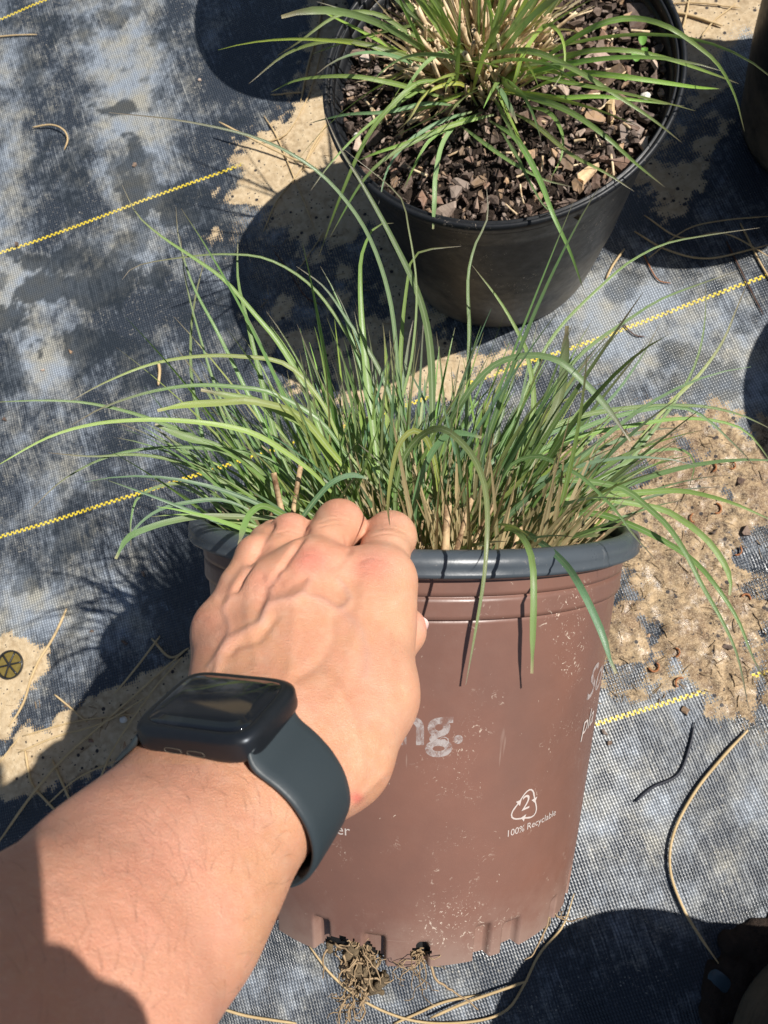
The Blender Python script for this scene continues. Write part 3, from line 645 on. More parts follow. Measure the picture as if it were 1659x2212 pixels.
# strap: follows the skin around the wrist in the plane of the case
def skin_r(ang, off):                                                # distance of the skin from the wrist axis
    d = E1 * math.cos(ang) + NW * math.sin(ang); o = wr + AX * off
    r_ = .045
    while r_ > .008:
        q = ((o + d * r_ - hf.lo) / hf.h).astype(int)
        if (q >= 0).all() and (q < hf.n).all() and hf.F[tuple(q)] < 0: break
        r_ -= .0004
    return r_
angs = np.linspace(math.radians(62), math.radians(62 - 304), 110)
hw = np.interp(np.arange(110), [0, 14, 40, 109], [.0135, .0125, .0118, .0118])
rs = np.array([[skin_r(a, o) for o in (-.010, -.005, 0, .005, .010)] for a in angs]).max(1)
ker = np.ones(13) / 13; rs = np.convolve(np.pad(rs, 6, 'edge'), ker, 'valid') + .0002
prof = [(-1, .0), (-1, .0008), (-.93, .0015), (-.7, .0018), (0, .0019), (.7, .0018), (.93, .0015), (1, .0008), (1, .0), (0, -.0003)]
Vs = []
for i, a in enumerate(angs):
    lift = .0045 * sm(1 - i / 9) if i < 9 else (.0045 * sm(1 - (109 - i) / 9) if i > 100 else 0)
    d = E1 * math.cos(a) + NW * math.sin(a)
    p0 = wr + d * (rs[i] + lift)
    if i < 7: 
        k = sm(1 - i / 7); p0 = p0 * (1 - k) + (WC + E1 * (a_ - .0015) - NW * .0018) * k
    if i > 102:
        k = sm(1 - (109 - i) / 7); p0 = p0 * (1 - k) + (WC - E1 * (a_ - .0015) - NW * .0018) * k
    Vs += [p0 + AX * (u_ * hw[i]) + d * h_ for u_, h_ in prof]
n_ = len(prof); Fs = [(i * n_ + k, i * n_ + (k + 1) % n_, (i + 1) * n_ + (k + 1) % n_, (i + 1) * n_ + k) for i in range(109) for k in range(n_)] + [tuple(range(n_))[::-1], tuple(109 * n_ + k for k in range(n_))]
keep(mesh('strap', C2W(np.array(Vs)), Fs, M_band), watch)

# ------------------------------------------------------------------ grass
def blade_mat(name):
    m = N(name); a = m.attr('tone').outputs['Color']; uvs = m.n('UVMap').outputs[0]; sp = m.n('SeparateXYZ'); m.t.links.new(uvs, sp.inputs[0])
    d = m.math('ABSOLUTE', m.math('SUBTRACT', sp.outputs[0], .5))
    rib = m.ramp(d, .03, .10, 1, 0); ob = m.obj()
    vein = m.math('SINE', m.math('MULTIPLY', sp.outputs[0], 75))
    c = m.mix(m.math('MULTIPLY', m.math('ADD', m.math('MULTIPLY', vein, .5), .5), .22), a, (.30, .36, .16))
    c = m.mix(m.math('MULTIPLY', rib, m.ramp(sp.outputs[1], .25, .8, .75, 0)), c, (.42, .50, .28))
    c = m.mix(m.ramp(m.noise(140, 4, .7, vec=ob), .58, .78, 0, .35), c, (.20, .17, .06))
    b = m.bump(vein, .25, .0003)
    m.out(c, m.ramp(m.noise(60, 3, vec=ob), .3, .7, .30, .46), b, .55)
    tr = m.n('BsdfTranslucent'); m.t.links.new(m.mix(.5, c, (.25, .42, .05), 'MIX'), tr.inputs[0]); mx = m.n('MixShader'); mx.inputs[0].default_value = .26
    m.t.links.new(m.b.outputs[0], mx.inputs[1]); m.t.links.new(tr.outputs[0], mx.inputs[2]); m.t.links.new(mx.outputs[0], m.t.nodes['Material Output'].inputs[0])
    return m.m
M_blade = blade_mat('grass_blade')
m = N('dry_straw'); ob = m.obj(); M_straw = m.out(m.mix(m.ramp(m.noise(95, 5, .7, vec=ob), .36, .62), (.13, .065, .030), (.58, .41, .23)), .6, m.bump(m.noise(500, 2, vec=m.scale(ob, (1, 1, .1))), .3, .0004), .35)
GREENS = [((.125, .225, .062), 5), ((.16, .285, .070), 5), ((.21, .35, .070), 3), ((.105, .195, .080), 3), ((.13, .235, .115), 3), ((.26, .36, .085), 1.5), ((.36, .38, .14), .6)]
gp_ = np.array([q[1] for q in GREENS]); gp_ = gp_ / gp_.sum()
def blade(P, w, kind=None, dead=False, tip=1.0, cut=False, nrm=None, tw=0.0, fold=.28, base=.3):
    """ribbon with a folded midrib along the points P (world), width w; returns vertices, faces, tones, uv"""
    P = np.asarray(P, float); n = len(P); s = np.linspace(0, 1, n)
    T = np.gradient(P, axis=0); T /= np.linalg.norm(T, axis=1)[:, None] + 1e-9
    if nrm is None: nrm = (CAM - P.mean(0)); 
    nrm = np.asarray(nrm, float); nrm = nrm / np.linalg.norm(nrm)
    S = np.cross(T, nrm); ln = np.linalg.norm(S, axis=1); 
    S = S / (ln[:, None] + 1e-6)
    for i in range(1, n):
        if S[i] @ S[i - 1] < 0: S[i] = -S[i]
    Nn = np.cross(S, T); a = tw * s; S, Nn = S * np.cos(a)[:, None] + Nn * np.sin(a)[:, None], Nn * np.cos(a)[:, None] - S * np.sin(a)[:, None]
    if cut: W = w * np.minimum(1, .55 + s * 1.6) * np.clip((1 - s) * 9, .45, 1)
    else: W = w * np.minimum(1, base + s * 2.2) * np.clip((1 - s) / .62, 0, 1) ** .72 + .00018
    W = W[:, None] / 2
    V = np.stack([P - S * W, P - Nn * W * fold, P + S * W], 1).reshape(-1, 3)
    f = [(3 * i + k, 3 * i + k + 1, 3 * i + k + 4, 3 * i + k + 3) for i in range(n - 1) for k in (0, 1)]
    g = np.array(GREENS[kind if kind is not None else R.choice(len(GREENS), p=gp_)][0]) * R.uniform(.85, 1.4) * np.array([R.uniform(.85, 1.25), 1, R.uniform(.8, 1.4)])
    c = np.tile(g, (n, 1)); s_ = s[:, None]
    c = c * (1 - sm((.14 - s_) / .14)) + np.array([.30, .33, .15]) * sm((.14 - s_) / .14)
    if tip > 0:
        q = sm((s_ - (1 - .42 * tip)) / (.42 * tip)) * .85; c = c * (1 - q) + np.array([.15, .075, .085]) * q
        if cut: pass
    if cut:
        q = sm((s_ - .975) / .02) * .8; c = c * (1 - q) + np.array([.48, .40, .22]) * q
    if dead: c = np.tile(np.array([.56, .40, .22]) * R.uniform(.35, 1.35), (n, 1)) * (1 - .35 * s_)
    q = sm((.5 - np.abs(s_ - R.uniform(.3, .9))) / .5) * (R.random() < .22) * .5; c = c * (1 - q) + np.array([.20, .17, .07]) * q
    return V, f, np.repeat(c, 3, 0), np.c_[np.tile([0, .5, 1], n), np.repeat(s, 3)]
def fill_plant(root, blades, keepn, name='blade'):
    ln = [np.linalg.norm(np.ptp(b[0], 0)) * (3 if b[4] else 1) for b in blades]; order = np.argsort(ln)[::-1]
    for i in order[:keepn]:
        b = blades[i]; keep(mesh(name, b[0], b[1], M_blade, cols={'tone': b[2]}, uv=b[3]), root)
    rest = [blades[i] for i in order[keepn:]]
    if rest:
        v, f = join([(b[0], b[1]) for b in rest])
        keep(tag(mesh('small_blades', v, f, M_blade, cols={'tone': np.vstack([b[2] for b in rest])}, uv=np.vstack([b[3] for b in rest])), kind='stuff'), root)
def stub_tube(p0, d, L, r_, bend=0.0):                                # hollow cut straw: outer wall, a dark mouth
    d = d / np.linalg.norm(d); a = np.cross(d, [.3, .5, .8]); a /= np.linalg.norm(a); b = np.cross(d, a); V = []; k = 7
    for s_, rr in ((0, 1.1), (.5, 1.0), (1, 1), (1, .62), (.85, .55)):
        for j in range(k):
            th_ = 2 * math.pi * j / k; V.append(p0 + d * L * s_ * (1 + .02 * math.sin(j * 2.1 + L * 900)) + a * bend * L * s_ * s_ + r_ * rr * (a * math.cos(th_) + b * math.sin(th_)))
    f = [(i * k + j, i * k + (j + 1) % k, (i + 1) * k + (j + 1) % k, (i + 1) * k + j) for i in range(4) for j in range(k)]
    return np.array(V), f
# ---- grass growing in the brown pot (drawn along the outlines it has in the photograph, at its own depth)
grass1 = empty('ornamental_grass', L2W([0, 0, .195])[0]); tag(grass1, 'bushy clump of green grass growing out of the tilted brown pot', 'grass plant')
B1 = []
def hero(pts, z, w, n=22, **kw):              # picture points, depths spread along the blade, width in picture units
    pts = np.asarray(pts, float); z = np.interp(np.linspace(0, 1, len(pts)), np.linspace(0, 1, len(z)), z)
    P = spline(C2W(np.array([PX(a, b, c) for (a, b), c in zip(pts, z)])), n)
    v, f, c, uv = blade(P, w / F * z.mean() * .86, **kw); B1.append((v, f, c, uv, True))
hero([(858, 1185), (853, 1080), (868, 1000), (905, 945), (955, 926), (1010, 970), (1040, 1026), (1052, 1087), (1052, 1160), (1045, 1253), (1027, 1364), (1006, 1480)], [.40, .375, .33, .315, .31], 17, kind=0, tip=.25, n=34)
hero([(950, 1150), (945, 1030), (925, 955), (895, 930), (865, 955), (848, 1010), (838, 1087), (842, 1135)], [.41, .39, .35, .305], 15, kind=5, tip=.6)
hero([(899, 1195), (894, 1112), (909, 1031), (944, 961), (985, 935), (1040, 945)], [.39, .37, .36], 15, kind=3, cut=True, tip=0)
hero([(1040, 1172), (1075, 1148), (1105, 1142), (1132, 1165), (1150, 1213), (1153, 1288), (1151, 1371), (1149, 1455)], [.42, .36, .325, .318, .318], 15, kind=0, cut=True, tip=.15)
hero([(1060, 1168), (1125, 1150), (1176, 1178), (1221, 1218), (1251, 1263), (1277, 1314), (1302, 1372), (1318, 1425), (1331, 1455)], [.42, .37, .33, .322, .32], 17, kind=3, cut=True, tip=.1)
hero([(950, 1060), (965, 960), (974, 910), (994, 875), (1025, 830), (1075, 784), (1145, 767), (1206, 779), (1256, 820), (1307, 875), (1362, 953)], [.43, .40, .38, .38], 15, kind=0, tip=.4, cut=True, n=30)
hero([(1060, 1140), (1120, 1070), (1207, 1039), (1288, 1042), (1352, 1058), (1400, 1097), (1442, 1136), (1481, 1194), (1513, 1258), (1562, 1345), (1594, 1420), (1617, 1529)], [.44, .42, .40, .39], 15, kind=0, n=32, tip=.5)
hero([(1080, 1150), (1200, 1112), (1290, 1110), (1368, 1136), (1433, 1168), (1497, 1210), (1546, 1265), (1594, 1339), (1626, 1420), (1659, 1478)], [.45, .42, .40, .39], 16, kind=1, n=30, tip=.4)
hero([(1150, 1110), (1250, 1075), (1417, 1097), (1481, 1129), (1529, 1168), (1562, 1213), (1578, 1252), (1576, 1286)], [.46, .44, .43], 15, kind=1, cut=True, tip=0)
hero([(1120, 1110), (1200, 1080), (1368, 1065), (1465, 1060), (1529, 1071), (1594, 1091), (1680, 1130)], [.46, .44, .42], 17, kind=2, tip=.2)
hero([(1060, 1060), (1130, 960), (1239, 904), (1336, 884), (1433, 876), (1529, 879), (1610, 900), (1675, 932)], [.47, .46, .45], 13, kind=1, tip=.3)
hero([(1080, 1080), (1130, 1000), (1271, 920), (1400, 884), (1481, 882), (1529, 907), (1578, 952), (1617, 991), (1632, 1010)], [.46, .44, .43], 12, kind=0, tip=.6)
hero([(1120, 1060), (1200, 960), (1400, 913), (1497, 904), (1578, 916), (1626, 945), (1680, 1020)], [.47, .46, .45], 11, kind=2, tip=.5)
hero([(1050, 1110), (1100, 1010), (1160, 985), (1207, 1004), (1255, 1029), (1300, 1071), (1336, 1110), (1368, 1155), (1417, 1210)], [.42, .39, .37, .36], 11, kind=0, tip=.6)
hero([(1200, 1090), (1368, 991), (1433, 971), (1481, 975), (1500, 1004), (1488, 1055)], [.48, .49, .50], 10, kind=0, tip=.2)
hero([(1160, 1130), (1300, 1060), (1403, 941), (1463, 860), (1503, 784), (1522, 700), (1525, 600)], [.48, .50, .50], 9, kind=0, tip=.4, n=26)
hero([(1340, 1000), (1440, 880), (1510, 810), (1560, 740), (1590, 670), (1615, 610)], [.50, .50, .50], 9, kind=5, tip=1.3)
hero([(1080, 1040), (1130, 860), (1200, 720), (1318, 600), (1376, 556), (1442, 525), (1530, 508), (1641, 492)], [.47, .48, .47], 8, kind=1, tip=.7, n=28)
hero([(1090, 1040), (1180, 860), (1261, 760), (1370, 682), (1442, 640), (1593, 585)], [.46, .46, .45], 10, kind=0, tip=.5)
hero([(1000, 1120), (1060, 1000), (1180, 940), (1300, 880), (1380, 780), (1424, 702)], [.46, .47, .47], 12, kind=3, tip=.5)
hero([(1100, 1120), (1160, 980), (1210, 850), (1222, 740), (1225, 704)], [.46, .46, .45], 22, kind=3, tip=.5, cut=True)
hero([(880, 1050), (868, 900), (860, 800), (845, 660), (810, 540), (760, 450), (680, 365), (560, 300), (400, 262), (235, 243)], [.43, .40, .37, .35], 10, kind=4, tip=1.0, n=40)
hero([(940, 1080), (935, 950), (930, 760), (905, 640), (850, 520), (790, 410), (735, 320), (700, 243)], [.45, .43, .41, .40], 18, kind=3, tip=.7, n=34)
hero([(825, 1090), (815, 1000), (795, 830), (782, 700), (778, 600), (783, 545), (810, 490), (850, 482)], [.43, .43, .42], 19, kind=2, tip=.2, n=26)
hero([(850, 1080), (860, 900), (868, 720), (880, 610), (890, 560), (920, 540), (995, 532)], [.46, .44, .43], 12, kind=1, tip=.6)
hero([(1000, 1080), (1010, 860), (1014, 724), (1011, 603), (1026, 531), (1053, 470), (1050, 392)], [.47, .46, .46], 11, kind=0, tip=.7, n=26)
hero([(1080, 1080), (1150, 900), (1140, 770), (1122, 724), (1080, 651), (1020, 573)], [.46, .45, .44], 13, kind=1, tip=.4)
hero([(760, 1080), (700, 950), (650, 823), (602, 741), (556, 685), (486, 606), (417, 556), (347, 509), (296, 463), (264, 400)], [.44, .43, .42, .41], 13, kind=1, tip=.5, n=34)
hero([(640, 1060), (560, 900), (500, 778), (463, 704), (417, 616), (387, 519), (380, 447)], [.44, .43, .43], 9, kind=0, tip=.8, n=26)
hero([(860, 940), (800, 820), (741, 708), (671, 616), (579, 560), (486, 549), (394, 556), (296, 574), (264, 604)], [.45, .43, .41], 7, kind=0, tip=.9, n=30)
hero([(470, 1080), (420, 860), (412, 741), (421, 648), (447, 542)], [.46, .45, .44], 8, kind=0, tip=.8)
hero([(650, 1080), (600, 960), (565, 823), (532, 685), (514, 602), (514, 509)], [.45, .44, .43], 14, kind=1, tip=.3)
hero([(780, 1100), (720, 1066), (670, 1016), (570, 947), (496, 922), (397, 909), (298, 907), (198, 917), (99, 947), (-20, 1014)], [.42, .38, .36, .35], 13, kind=2, tip=.1, n=36)
hero([(560, 1060), (450, 960), (317, 902), (198, 872), (99, 865), (-20, 869)], [.45, .45, .44], 9, kind=0, tip=.2)
hero([(800, 1040), (740, 960), (694, 867), (620, 788), (521, 770), (422, 770), (322, 788), (223, 828), (152, 867)], [.44, .42, .41], 11, kind=5, tip=.5, n=30)
hero([(820, 1060), (760, 1000), (694, 912), (595, 852), (521, 837), (422, 832), (322, 847), (223, 880), (154, 919)], [.42, .40, .38], 12, kind=0, tip=.8, n=30)
hero([(790, 1060), (720, 980), (645, 897), (546, 867), (471, 870), (397, 875), (340, 887)], [.41, .38, .37], 17, kind=2, tip=.0, cut=True)
hero([(790, 1100), (730, 1020), (670, 932), (570, 872), (496, 855), (434, 842)], [.42, .39, .38], 17, kind=1, tip=.35, cut=True)
hero([(690, 1120), (610, 1080), (546, 1006), (471, 966), (397, 942), (335, 917)], [.42, .40, .39], 19, kind=0, tip=.1, cut=True)
hero([(700, 1090), (640, 1040), (570, 986), (471, 971), (372, 966), (273, 976), (198, 1001), (124, 1046), (64, 1105)], [.43, .42, .41], 9, kind=0, tip=.8, n=28)
hero([(640, 1120), (570, 1086), (496, 1050), (397, 1001), (298, 982), (198, 986), (104, 978)], [.43, .42, .41], 10, kind=0, tip=.7)
hero([(640, 1125), (570, 1118), (446, 1115), (372, 1125), (308, 1145), (273, 1165), (250, 1207)], [.40, .38, .36], 15, kind=3, tip=.0, cut=True)
hero([(560, 1110), (480, 1080), (407, 1085), (347, 1100), (298, 1135), (252, 1200)], [.41, .40, .38], 10, kind=3, tip=.3)
hero([(520, 1110), (450, 1080), (397, 1046), (347, 1050), (298, 1075), (283, 1125), (283, 1180)], [.43, .42, .41], 8, kind=0, tip=.5)
hero([(640, 1130), (600, 1105), (566, 1093), (540, 1110), (526, 1140), (516, 1177)], [.37, .35, .335, .33], 15, kind=0, tip=.4, cut=True)
hero([(640, 1140), (655, 1115), (685, 1075), (719, 1041), (759, 1026), (795, 1034)], [.37, .36, .36], 13, kind=3, tip=.0, cut=True)
hero([(560, 1000), (480, 870), (430, 720), (400, 600), (390, 510)], [.45, .44, .43], 6, kind=0, tip=1.0)
hero([(880, 960), (820, 800), (750, 690), (700, 620), (640, 575)], [.44, .43, .42], 10, kind=4, tip=.9)
hero([(905, 1100), (860, 930), (890, 770), (900, 620), (880, 480), (860, 420), (740, 320)], [.44, .42, .40], 6, kind=5, tip=1.4, n=28)
# the rest of the clump, in the pot's own frame
UPL = np.array([0, 0, 1.0])
def rnd_blade(store, base, dirv, L, droop, w, n=15, frame=None, gdir=None, **kw):
    P = [base]; d = dirv / np.linalg.norm(dirv); st = L / (n - 1); side = R.normal(0, .018)
    for i in range(n - 1):
        s_ = i / (n - 1); d = d + gdir * droop * (s_ ** 1.2) * 2 / (n - 1) + np.cross(d, gdir) * side
        d /= np.linalg.norm(d); P.append(P[-1] + d * st)
    P = np.array(P); 
    if frame is not None: P = frame(P)
    v, f, c, uv = blade(P, w, **kw); store.append((v, f, c, uv, False))
def clump(store, n, rad, z0, frame, gdir, cx=0, cy=0, Ls=(.07, .20), spread=1.05, wr_=(.0020, .0046), dead=False, lean_sd=.14, droop=1.5):
    for i in range(n):
        rr = rad * math.sqrt(R.random()); a = R.uniform(0, 2 * math.pi); b = np.array([cx + rr * math.cos(a), cy + rr * math.sin(a), z0 + R.uniform(0, .012)])
        lean = (rr / rad) ** 1.1 * spread * R.uniform(.5, 1.15) + abs(R.normal(0, lean_sd)); a2 = a + R.normal(0, .7)
        d = np.array([math.sin(lean) * math.cos(a2), math.sin(lean) * math.sin(a2), math.cos(lean)])
        L = R.uniform(*Ls) * (1.0 if R.random() > .12 else 1.35); cut = R.random() < .12
        nm = frame(np.array([[0, 0, 0.]]))[0]
        nn = R.normal(0, .35, 3); tow = CAM - frame(b[None])[0]; tow = tow / np.linalg.norm(tow) + nn
        rnd_blade(store, b, d, L * (.6 if cut else 1), R.uniform(.05, droop) * (L / .2), R.uniform(*wr_) * (1.15 if cut else 1), frame=frame, gdir=gdir, nrm=tow, tw=R.normal(0, .5), cut=cut, tip=0 if dead else R.choice([0, .3, .6, .9]), n=15, dead=dead)
clump(B1, 400, .082, .190, L2W, np.array([0, 0, -1.0]), 0, .032, Ls=(.060, .145), spread=.95, wr_=(.0015, .0036), droop=1.1)
clump(B1, 90, .060, .190, L2W, np.array([0, 0, -1.0]), .045, -.005, Ls=(.05, .13), spread=1.0, wr_=(.0014, .0032), droop=1.1)
clump(B1, 110, .055, .190, L2W, np.array([0, 0, -1.0]), -.05, .0, Ls=(.05, .14), spread=1.1, wr_=(.0014, .0032), droop=1.3)
clump(B1, 22, .080, .192, L2W, np.array([0, 0, -1.0]), 0, .020, Ls=(.13, .20), spread=1.0, wr_=(.0024, .0042))
clump(B1, 100, .088, .192, L2W, np.array([0, 0, -1.0]), 0, .012, Ls=(.05, .12), spread=1.2, wr_=(.0016, .0032))
clump(B1, 90, .060, .190, L2W, np.array([0, 0, -1.0]), 0, .045, Ls=(.10, .175), spread=.55, wr_=(.0016, .0030), droop=.9)
clump(B1, 130, .085, .190, L2W, np.array([0, 0, -1.0]), 0, .02, Ls=(.05, .13), spread=1.0, wr_=(.0010, .0020), droop=1.0)
D1 = []
clump(D1, 380, .094, .188, L2W, np.array([0, 0, -1.0]), 0, .002, Ls=(.022, .062), spread=.75, wr_=(.0010, .0026), dead=True, lean_sd=.35)
clump(D1, 330, .050, .188, L2W, np.array([0, 0, -1.0]), .025, -.052, Ls=(.038, .078), spread=.45, wr_=(.0010, .0030), dead=True, lean_sd=.28, droop=.4)
# nothing may poke through the hand
def clear_of_hand(b):
    c_ = W2C(b[0]); q = ((c_ - hf.lo) / hf.h).astype(int); ok = (q >= 0).all(1) & (q < hf.n).all(1)
    q = q[ok]; return not (hf.F[tuple(q.T)] < .0005).any()
def off_hand(b):
    c_ = W2C(b[0]); q = W2P(b[0]); return not ((c_[:, 2] < .352) & (q[:, 0] < 960)).any()
def clear_of_wall(b):
    l = W2L(b[0]); h = l[:, 2]; r_ = np.hypot(l[:, 0], l[:, 1]); return not ((h < .219) & (r_ > .1195)).any()
B1 = [b for b in B1 if b[4] or (clear_of_hand(b) and clear_of_wall(b) and off_hand(b))]
D1 = [b for b in D1 if clear_of_hand(b) and clear_of_wall(b)]
fill_plant(grass1, B1, 100)
def dead_part(root, D):
    v, f = join([(b[0], b[1]) for b in D]); keep(tag(mesh('dead_blades', v, f, M_blade, cols={'tone': np.vstack([b[2] for b in D])}, uv=np.vstack([b[3] for b in D])), kind='stuff'), root)
dead_part(grass1, D1)
ST = []
for i in range(300):
    rr = .099 * math.sqrt(R.random()); a = R.uniform(0, 2 * math.pi); l = abs(R.normal(0, .38)) + rr * 3.0
    d = np.array([math.sin(l) * math.cos(a), math.sin(l) * math.sin(a), math.cos(l)])
    p = np.array([rr * math.cos(a), rr * math.sin(a), .186]); L = R.uniform(.020, .052)
    q0, q1 = L2W(p)[0], L2W(p + d)[0]
    s_ = stub_tube(q0, q1 - q0, L, R.uniform(.0005, .0012), R.normal(0, .2))
    if clear_of_hand((s_[0],)) and clear_of_wall((s_[0],)): ST.append((s_, (PCW := W2C(s_[0]).mean(0))[2]))
for (x_, y_, z_, l_, r_, dx_) in [(962, 1190, .368, .022, .0019, .0), (986, 1190, .366, .026, .0013, .22), (612, 1120, .40, .024, .0016, -.25), (632, 1115, .41, .028, .0014, .12), (1018, 1190, .372, .026, .0010, .4)]:
    q0 = C2W(PX(x_, y_, z_))[0]; ST.append((stub_tube(q0, wz + wx * dx_, l_, r_, .03), .2))
ST.sort(key=lambda t: t[1]); ST = [t[0] for t in ST]
for t in ST[:90]: keep(mesh('cut_straw', t[0], t[1], M_straw), grass1)
v, f = join(ST[90:]); keep(tag(mesh('cut_straws', v, f, M_straw), kind='stuff'), grass1)
# root clump and root threads out of the bottom of the pot
m = N('root_soil'); ob = m.obj(); M_root = m.out(m.mix(m.noise(170, 5, .7, vec=ob), (.02, .015, .010), (.30, .22, .13)), .9, m.bump(m.noise(260, 5, .75, vec=ob), 1, .003), .2)
m = N('root_thread'); M_thread = m.out(m.mix(m.noise(120, 3, vec=m.obj()), (.16, .10, .05), (.46, .33, .19)), .8)
rt = []; lump = []
def local_thread(p0, dv, L, r_, n=14, wig=.35):
    P = [np.array(p0, float)]; d = np.array(dv, float)
    for i in range(n): d = d + R.normal(0, wig, 3); d /= np.linalg.norm(d); P.append(P[-1] + d * L / n)
    P = np.array(P); return tube(L2W(P), np.linspace(r_, r_ * .4, len(P)), 4), P
for i in range(150):
    t = R.random(); a = math.radians(R.normal(-15.5, 3.6 * (1 - .5 * t))); rad_ = .103 - R.uniform(-.006, .012)
    p = [rad_ * math.sin(a), -rad_ * math.cos(a), .012 - .040 * t + R.normal(0, .002)]
    rt.append(local_thread(p, [R.normal(0, .5), R.normal(-.2, .5), R.normal(-.6, .6)], R.uniform(.006, .022), R.uniform(.0003, .0008), 8, .6)[0])
for i in range(46): rt.append(local_thread([.1 * math.sin(math.radians(3.5)), -.1, .006], [R.normal(0, .3), R.normal(-.25, .3), -1], R.uniform(.012, .040), .0004, 14, .45)[0])
for i in range(16): rt.append(local_thread([.1 * math.sin(math.radians(58)), -.1 * math.cos(math.radians(58)), .0], [R.normal(.2, .3), -.2, -1], R.uniform(.01, .030), .0006, 12, .4)[0])
rt.append(local_thread([.1 * math.sin(math.radians(60)), -.052, .006], [.05, -.1, -1], .042, .0009, 18, .22)[0])
rt.append(local_thread([.098 * math.sin(math.radians(7)), -.100, .0], [.02, -.15, -1], .038, .0009, 18, .18)[0])
rt.append(local_thread([-.026, -.100, -.012], [.35, -.1, -.7], .050, .0012, 18, .3)[0])
v, f = join(rt); keep(mesh('hanging_roots', v, f, M_thread), grass1)
rl = Field((-.048, -.118, -.036), (.006, -.080, .024), .0009)
for i in range(90):
    t = R.random(); a = math.radians(R.normal(-17.5 + 6 * t, 5.0 * (1 - .6 * t))); rad_ = .100 - R.uniform(-.004, .008)
    p = np.array([rad_ * math.sin(a), -rad_ * math.cos(a), .011 - .036 * t]); rl.cone(p, p + R.normal(0, .002, 3), R.uniform(.0008, .0030), R.uniform(.0008, .002), .0012)
lv, lf = rl.mesh(); keep(mesh('root_ball', L2W(lv), lf, M_root), grass1)
v, f = lathe([(0, .1915), (.05, .193), (.10, .190), (.119, .187)], 90, lambda V, pr, th: V + np.stack([0 * V[:, :, 0], 0 * V[:, :, 0], R.normal(0, .0012, V[:, :, 0].shape)], -1))
m = N('dark_potting_soil'); ob = m.obj(); M_soil = m.out(m.mix(m.noise(190, 5, .7, vec=ob), (.008, .006, .005), (.060, .038, .026)), .9, m.bump(m.noise(220, 5, .7, vec=ob), 1, .004), .3)
o = mesh('potting_soil', v, f, M_soil); o.matrix_world = PM; tag(o, 'dark soil inside the tilted brown pot under the straw', 'soil', kind='stuff')
m = N('pale_dry_straw'); M_straw2 = m.out(m.mix(m.ramp(m.noise(95, 5, .7, vec=m.obj()), .34, .60), (.34, .21, .11), (.76, .60, .38)), .6)
# ------------------------------------------------------------------ black pot: soil, bark chips, grass
SZ = .214; BX, BY = 0, .483
xs = np.linspace(-.135, .135, 130); sx, sy = np.meshgrid(xs, xs, indexing='ij'); rr = np.hypot(sx, sy)
kk = np.minimum(1, .1335 / np.maximum(rr, 1e-6)); sx, sy = sx * kk, sy * kk
sz = SZ + (fbm(sx, sy, 60, 41, 4) - .5) * .016 + (fbm(sx, sy, 200, 42, 2) - .5) * .006 + .010 * np.exp(-(sx ** 2 + (sy + .01) ** 2) / .002)
def soil_h(a, b): return SZ + .004 + .010 * math.exp(-((a) ** 2 + (b + .01) ** 2) / .002)
gi = np.arange(130 * 130).reshape(130, 130); fs = np.c_[gi[:-1, :-1].ravel(), gi[1:, :-1].ravel(), gi[1:, 1:].ravel(), gi[:-1, 1:].ravel()]
o = mesh('potting_soil', np.c_[sx.ravel(), sy.ravel(), sz.ravel()], fs, M_soil); o.location = (BX, BY, 0); tag(o, 'dark bark soil filling the black pot under the chips', 'soil', kind='stuff')
m = N('pine_bark'); ob = m.obj(); rnd_ = m.n('ObjectInfo').outputs['Random']; tn_ = m.attr('chip_tone').outputs['Color']
M_bark = m.out(m.mix(m.ramp(m.noise(130, 5, .7, vec=ob), .35, .7, 0, .6), m.mix(1.0, tn_, m.mix(rnd_, (.40, .40, .40), (1.75, 1.65, 1.5)), 'MULTIPLY'), (.30, .22, .18)), .75, m.bump(m.noise(220, 4, .7, vec=m.scale(ob, (1, .25, 1))), .7, .0015), .3)
TONES = [(.135, .080, .055), (.17, .125, .10), (.050, .036, .028), (.36, .29, .245), (.30, .20, .12), (.085, .060, .045)]
TNAME = ['reddish brown', 'dull mauve brown', 'nearly black', 'pale grey pink', 'warm orange brown', 'dark brown']
def chip_mesh(l, w_, t, tone=None):
    k = R.integers(5, 9); th_ = np.sort(R.uniform(0, 2 * np.pi, k) * .35 + np.linspace(0, 2 * np.pi, k, endpoint=False)); rr_ = R.uniform(.6, 1.15, k)
    top = np.c_[rr_ * np.cos(th_) * l / 2, rr_ * np.sin(th_) * w_ / 2, t / 2 + R.normal(0, t * .22, k)]; bot = top * [1.08, 1.08, 1] - [0, 0, t] + R.normal(0, t * .1, (k, 3))
    mid_ = np.array([[R.normal(0, l * .1), R.normal(0, w_ * .1), t * R.uniform(.6, 1.0)]])
    v = np.vstack([top, bot, mid_]); f = [(i, (i + 1) % k, 2 * k) for i in range(k)] + [(k + i, k + (i + 1) % k, (i + 1) % k, i) for i in range(k)] + [tuple(k + i for i in range(k))[::-1]]
    tone = tone or TONES[R.choice(6, p=[.22, .20, .13, .18, .15, .12])]
    return v, f, np.tile(np.array(tone) * R.uniform(.8, 1.25), (len(v), 1))
protos = []
ptone = [i % 6 for i in range(26)]
for i in range(26):
    e_ = R.uniform(.8, 3.2); l = .0095 * e_ ** .3 * R.uniform(.7, 1.35); v, f, c = chip_mesh(l, l / e_ ** .55, R.uniform(.0012, .0028), TONES[ptone[i]])
    me = mesh('bark_chip', v, f, M_bark, smooth=False, cols={'chip_tone': c}); protos.append(me.data); bpy.data.objects.remove(me)
spots = []
